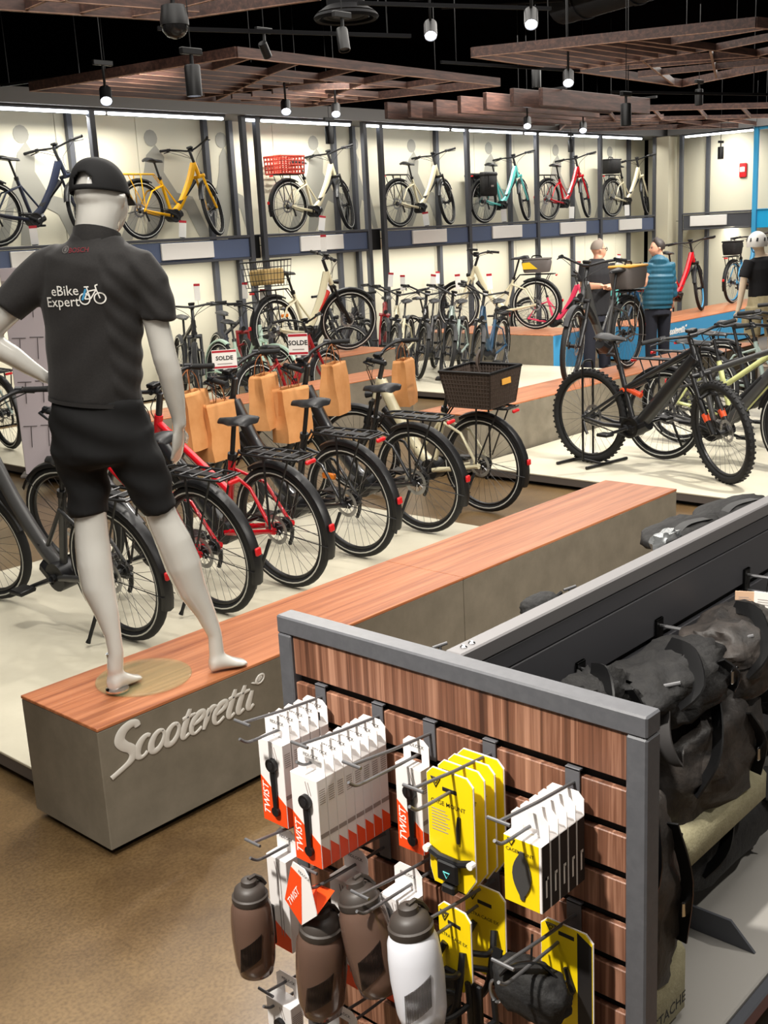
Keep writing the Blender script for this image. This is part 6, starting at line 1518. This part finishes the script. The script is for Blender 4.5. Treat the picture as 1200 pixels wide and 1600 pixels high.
# ---- items on the far side of the gondola showing over the rail
for i, (px, py, w, h, sd) in enumerate(((1065, 832, .15, .026, 5), (1140, 800, .17, .024, 8))):
    p = ony(px, py, RY1+.16)
    r = thing('packed_bag', ['black packed bag peeking over the gondola rail beside the silver film', 'black bag peeking over the gondola rail farther right'][i], 'bag', p)
    q = MB(); lump(q, (0, 0, 0), w, .07, h, sd, amp=.35); q.build('bag_body', M_['bag'], r, 70)
    q = MB(); strap(q, [(-w*.8, -.03, h*.3), (-w*.2, -.02, h*1.08), (w*.4, -.03, h*.95), (w*.9, -.02, h*.2)], .012, .002); q.build('strap', M_['lamp'], r, 40)
p = ony(1040, 850, RY1+.06)
r = thing('silver_pouch', 'crinkled silver film pouch behind the gondola rail', 'package', p)
q = MB(); lump(q, (0, 0, 0), .055, .02, .03, 9, 18, 10, .6); q.build('film', M_['silver'], r, 25)
p = ony(845, 938, RY1+.10)
r = thing('packed_bag', 'dark item peeking over the rail near the plinth joint', 'bag', p); q = MB(); lump(q, (0, 0, -.012), .05, .03, .022, 15, amp=.3); q.build('bag_body', M_['bag'], r, 70)
q = MB(); q.tube([(.03, -.01, -.004), (.058, -.01, .002)], .004, 6); q.build('pull_tab', M_['lamp'], r)
for i, (px, py) in enumerate(((690, 1008), (893, 918))):
    p = ony(px, py+3, RY1+.02)
    r = thing('ticket_clip', ['small grey ticket bar behind the end panel by the bolts', 'small grey ticket bar behind the middle of the rail'][i], 'hook', p)
    q = MB(); q.tube([(-.012, .01, 0), (.012, -.002, .004)], .003, 8); q.build('bar', M_['wire'], r)
    q = MB(); q.tube([(0, .004, .002), (0, .0, -.06), (0, -.02, -.06)], .003, 6); q.build('stem', M_['wire'], r)

# ================================================================== THINGS HUNG ON THE BIKES
def paper_bag(label, c, w, h, d, yaw, hung=True):
    r_ = thing('paper_bag', label, 'bag', M=T3(*c) @ RZ(yaw)); rnd = random.Random(label)
    # c = top middle; sides slightly crumpled, open top, handles
    n = 14; rings = []
    for i, z in enumerate((0, -.02, -h*.25, -h*.5, -h*.75, -h)):
        ring_ = []
        for (x, y) in [(-1, -1), (-.5, -1), (0, -1), (.5, -1), (1, -1), (1, -.3), (1, .3), (1, 1), (.5, 1), (0, 1), (-.5, 1), (-1, 1), (-1, .3), (-1, -.3)]:
            f = 1.0 if i < 5 else .97; k_ = (abs(y) < .9)
            ring_.append(V((x*w/2*f*(.86 if k_ and i < 4 else 1)+rnd.uniform(-.006, .006), y*d/2*(.55+.09*i)+rnd.uniform(-.006, .006), z)))
        rings.append(ring_)
    q_ = MB(); q_.loft(rings, caps=False); b_ = len(rings)-1; q_.f.append(tuple(range(b_*n, b_*n+n))); q_.mi.append(0)
    o_ = q_.build('bag_body', M_['kraft'], r_, 20); md_ = o_.modifiers.new('thick', 'SOLIDIFY'); md_.thickness = .002
    for sy in (-1, 1):
        q_ = MB(); q_.tube(spline([(-w*.2, sy*d*.26, -.01), (-w*.17, sy*d*.16, .08), (0, 0, .125), (w*.17, sy*d*.16, .08), (w*.2, sy*d*.26, -.01)], 4), .003, 5); q_.build('handle', M_['kraftd'], r_)
    return r_
def bar_pt(b, side, x=-.08, dz=0.0):
    # world point of a bicycle's handlebar (side +1 left, -1 right)
    h_ = [c for c in b.children if c.name.startswith('handlebar')][0]
    vs_ = h_.data.vertices; m_ = b.matrix_world @ h_.matrix_local
    best = max(vs_, key=lambda v: side*v.co.y-abs(v.co.x*0)) ; lim = side*best.co.y
    c = [v.co for v in vs_ if abs(side*v.co.y-lim*x) < .03]
    p_ = sum(c, V())/max(1, len(c)); return m_ @ p_+V((0, 0, dz))
def hang(b, side, f, label, w=.20, h=.30, d=.12, yaw=0):
    p_ = bar_pt(b, side, f); return paper_bag(label, (p_.x, p_.y, p_.z-.135), w, h, d, yaw)
bpy.context.view_layer.update()
BW_ = dict(w=.25, h=.34, d=.14)
hang(ROW[2], -1, .75, 'kraft paper bag right behind the mannequin\'s hand, on the second red bike', yaw=20, **BW_)
hang(ROW[3], 1, .7, 'kraft paper bag on the left grip of the black bike with orange reflector', yaw=10, **BW_); hang(ROW[3], -1, .8, 'kraft paper bag on the right grip of the black bike with orange reflector', yaw=25, **BW_)
hang(ROW[4], 1, .7, 'kraft paper bag on the left grip of the black bike beside the basket bike', yaw=5, **BW_); hang(ROW[4], -1, .8, 'kraft paper bag on the right grip of the black bike beside the basket bike', yaw=25, **BW_)
hang(ROW[5], -1, .8, 'kraft paper bag hanging rightmost, on the cream and black basket bike', yaw=25, **BW_)
def sale_sign(label, p_, w, h, words, yaw):
    r_ = thing('sale_sign', label, 'sign', M=T3(*p_) @ RZ(yaw) @ basis((1, 0, 0), (0, 0, 1), (0, -1, 0)))
    q_ = MB(); q_.rbox((-w/2, 0, -.001), (w/2, h, .001), .0005); q_.build('board', M_['paper'], r_, 0)
    q_ = MB(); q_.box((-w/2+.002, h*.86, .0012), (w/2-.002, h*.97, .0018)); q_.box((-w/2+.002, h*.04, .0012), (w/2-.002, h*.14, .0018)); q_.build('red_print', M_['inkr'], r_, 0)['kind'] = 'stuff'
    flat_text(r_, 'print', words, h*.30, T3(0, h*.56, .0022), M_['ink'], .03); q_ = MB(); q_.box((-w*.3, h*.24, .0012), (w*.3, h*.29, .0018)); q_.build('print', M_['inkg'], r_, 0)
    q_ = MB(); q_.rbox((-.012, -.05, -.004), (.012, .012, -.0012), .001); q_.build('clip', M_['white'], r_, 0)
    return r_
p = bar_pt(ROW[3], 1, .08); sale_sign('white sale sign reading SOLDE on the black bike with orange reflector', (p.x, p.y, p.z+.05), .15, .115, 'SOLDE', -38)
p = bar_pt(ROW[4], 1, .08); sale_sign('tilted white sale sign on the black bike beside the basket bike', (p.x, p.y, p.z+.06), .13, .14, 'SOLDE', -56)
# price tags
def price_tag(label, p_, w=.07, h=.19, red=True):
    n = (EYE-V(p_)); a = degrees(atan2(n.y, n.x)); rnd = random.Random(label)
    r_ = thing('price_tag', label, 'tag', M=T3(*p_) @ RZ(a+90+rnd.uniform(-25, 25)) @ RX(0) @ basis((1, 0, 0), (0, 0, 1), (0, -1, 0)) @ RZ(rnd.uniform(-12, 6)), group='white price tags on the bikes')
    q_ = MB(); q_.rbox((-w/2, 0, -.0015), (w/2, h, .0015), .0005); q_.build('card', M_['white'], r_, 0)
    if red:
        q_ = MB(); q_.box((-w/2, h*.86, .0016), (w/2, h, .0024)); q_.build('red_header', M_['inkr'], r_, 0)
    q_ = MB(); q_.tube([(0, .01, 0), (.01, -.06, -.01)], .002, 4); q_.build('string', M_['lamp'], r_, 0)
    return r_
for b, nm in ((l1, 'black suspension bike'), (l2, 'dark bike with red trim'), (l3, 'mint green bike'), (l4, 'cream basket bike'), (l5, 'dark red bike'), (l6, 'black bike beside the dark red one'), (g[0], 'first front-facing bike'), (g[1], 'second front-facing bike'), (g[2], 'third front-facing bike'), (g[3], 'nearest front-facing bike'), (wx[0], 'bike under the turquoise one'), (wx[2], 'pink bike'), (wx[3], 'turquoise bike left of the man'), (wx[5], 'grey bike behind the man')):
    p = bar_pt(b, 1, .2); price_tag('white price tag on the handlebar of the '+nm, (p.x, p.y, p.z+.06))
for i, (px, py, nm) in enumerate(((55, 382, 'dark blue wall bike'), (285, 369, 'yellow wall bike'), (502, 361, 'red crate wall bike'), (667, 353, 'cream white wall bike'), (788, 347, 'turquoise wall bike'), (893, 343, 'red wall bike'), (980, 338, 'pale yellow wall bike'))):
    p = ony(px, py, YF+.12); r = price_tag('white price tag on the shelf below the '+nm, (p.x, p.y, 2.0), .09, .2, i in (0, 1, 2, 3))
    q = MB(); q.box((-.03, -.0095, -.015), (.03, .0, .015)); q.build('foot', M_['lamp'], r, 0)
# bags on racks
def rack_bag(label, b, L_, W_, H_, m, topm=None, dx=-.03, grey=None, dz=.785):
    r_ = thing('rack_bag', label, 'bag', M=b.matrix_world @ T3(dx, 0, dz))
    q_ = MB(); rings = []
    for z, f in ((0, .88), (.02, .94), (H_*.8, 1.06), (H_, 1.0)):
        rings.append([V((L_/2*f*math.copysign(abs(cos(a))**.35, cos(a)), W_/2*f*math.copysign(abs(sin(a))**.35, sin(a)), z)) for a in [2*pi*(k+.5)/20 for k in range(20)]])
    q_.loft(rings); q_.build('bag_body', m, r_, 50)
    q_ = MB(); q_.rbox((-L_/2*1.02, -W_/2*1.02, H_), (L_/2*1.02, W_/2*1.02, H_+.025), .01); q_.build('lid', topm or m, r_, 40)
    q_ = MB(); q_.tube(spline([(-.07, 0, H_+.025), (-.05, 0, H_+.055), (.05, 0, H_+.055), (.07, 0, H_+.025)], 3), .009, 6); q_.build('grab_handle', M_['lamp'], r_)
    if grey:
        for sy in (-1, 1): q_ = MB(); q_.add([(-L_*.1, sy*W_*.535, .05), (L_*.45, sy*W_*.535, .05), (L_*.47, sy*W_*.545, H_*.8), (L_*.2, sy*W_*.545, H_*.85)], [(0, 1, 2, 3)]); q_.build('side_flash', grey, r_, 0)
    return r_
rack_bag('grey rack bag with orange lid on the black bike beside the man', kb, .40, .24, .20, M_['bagg'], M_['bagtop'], -.02)
rack_bag('yellow and grey rack bag on the cream bike', cb, .38, .22, .17, M_['bagg'], M_['bagg'], -.02, M_['bagy'])
rack_bag('black rack bag on the pale yellow wall bike', w7, .36, .26, .24, M_['bag'], None, -.06)
rack_bag('black rack bag on the light blue bike on the blue plinth', sb, .34, .24, .20, M_['bag'], None, -.04)
for sy, lb in ((1, 'black pannier on the far side of the turquoise wall bike'), (-1, 'black pannier on the near side of the turquoise wall bike')):
    r = thing('pannier', lb, 'bag', M=w5.matrix_world @ T3(-.06, sy*.155, .42))
    q = MB(); q.rbox((-.17, -.065, 0), (.17, .065, .34), .03); q.build('bag_body', M_['bag'], r, 50)
    q = MB(); q.rbox((-.175, -.07, .30), (.175, .07, .375), .025); q.build('flap', M_['bag'], r, 50)
    q = MB(); q.rbox((-.09, -.075, .12), (-.07, .075, .36), .004); q.build('strap', M_['lamp'], r, 0)
    q = MB(); q.rbox((-.02, -.07, .14), (.05, .07, .17), .004); q.build('reflector_patch', M_['inkg'], r, 0)
# display totem with stem pictures behind the mannequin
p = onz(76, 742, .093)
t = thing('display_totem', 'narrow pale display totem with rows of black handlebar pictures behind the mannequin', 'display', M=T3(p.x, p.y+.05, .093) @ RZ(-38))
q = MB(); q.rbox((-.15, -.05, .02), (.15, .05, 1.72), .004); q.build('board', M_['board'], t, 0)
q = MB(); q.rbox((-.19, -.11, 0), (.19, .11, .02), .004); q.build('foot', M_['edge'], t, 0)
for z in (.25, .62, .98, 1.32):
    for x in (-.07, .07):
        q = MB(); q.tube([(x, -.052, z), (x+.012, -.052, z+.17)], .010, 5, ry=.002); q.tube([(x-.05, -.052, z+.18), (x+.06, -.052, z+.175)], .006, 5, ry=.002); q.build('picture_print', M_['ink'], t, 0)
q = MB(); q.box((-.149, -.0515, 1.50), (.149, -.0505, 1.62)); q.build('header_band', M_['inkg'], t, 0)
# floor stand under the mountain bike's rear wheel
p = mt.matrix_world @ V((0, 0, 0)); hx = mt.matrix_world.to_3x3() @ V((1, 0, 0))
t = thing('bike_stand', 'black tube floor stand holding the mountain bike\'s rear wheel', 'stand', M=T3(p.x, p.y, .093) @ RZ(degrees(atan2(hx.y, hx.x))))
q = MB()
for x in (-.13, .17): q.tube([(x, -.24, .014), (x, .24, .014)], .013, 8)
for y in (-.05, .05): q.tube([(-.13, y, .016), (-.03, y, .03), (.17, y, .016)], .009, 8)
q.build('base_tubes', M_['lamp'], t)
q = MB()
for y in (-.06, .06): q.tube(spline([(-.02, y, .03), (-.02, y, .4), (-.02, y, .76)], 3), .009, 8)
q.tube(spline([(-.02, -.06, .76), (-.02, -.04, .80), (-.02, .04, .80), (-.02, .06, .76)], 3), .009, 8); q.build('wheel_loop', M_['lamp'], t)
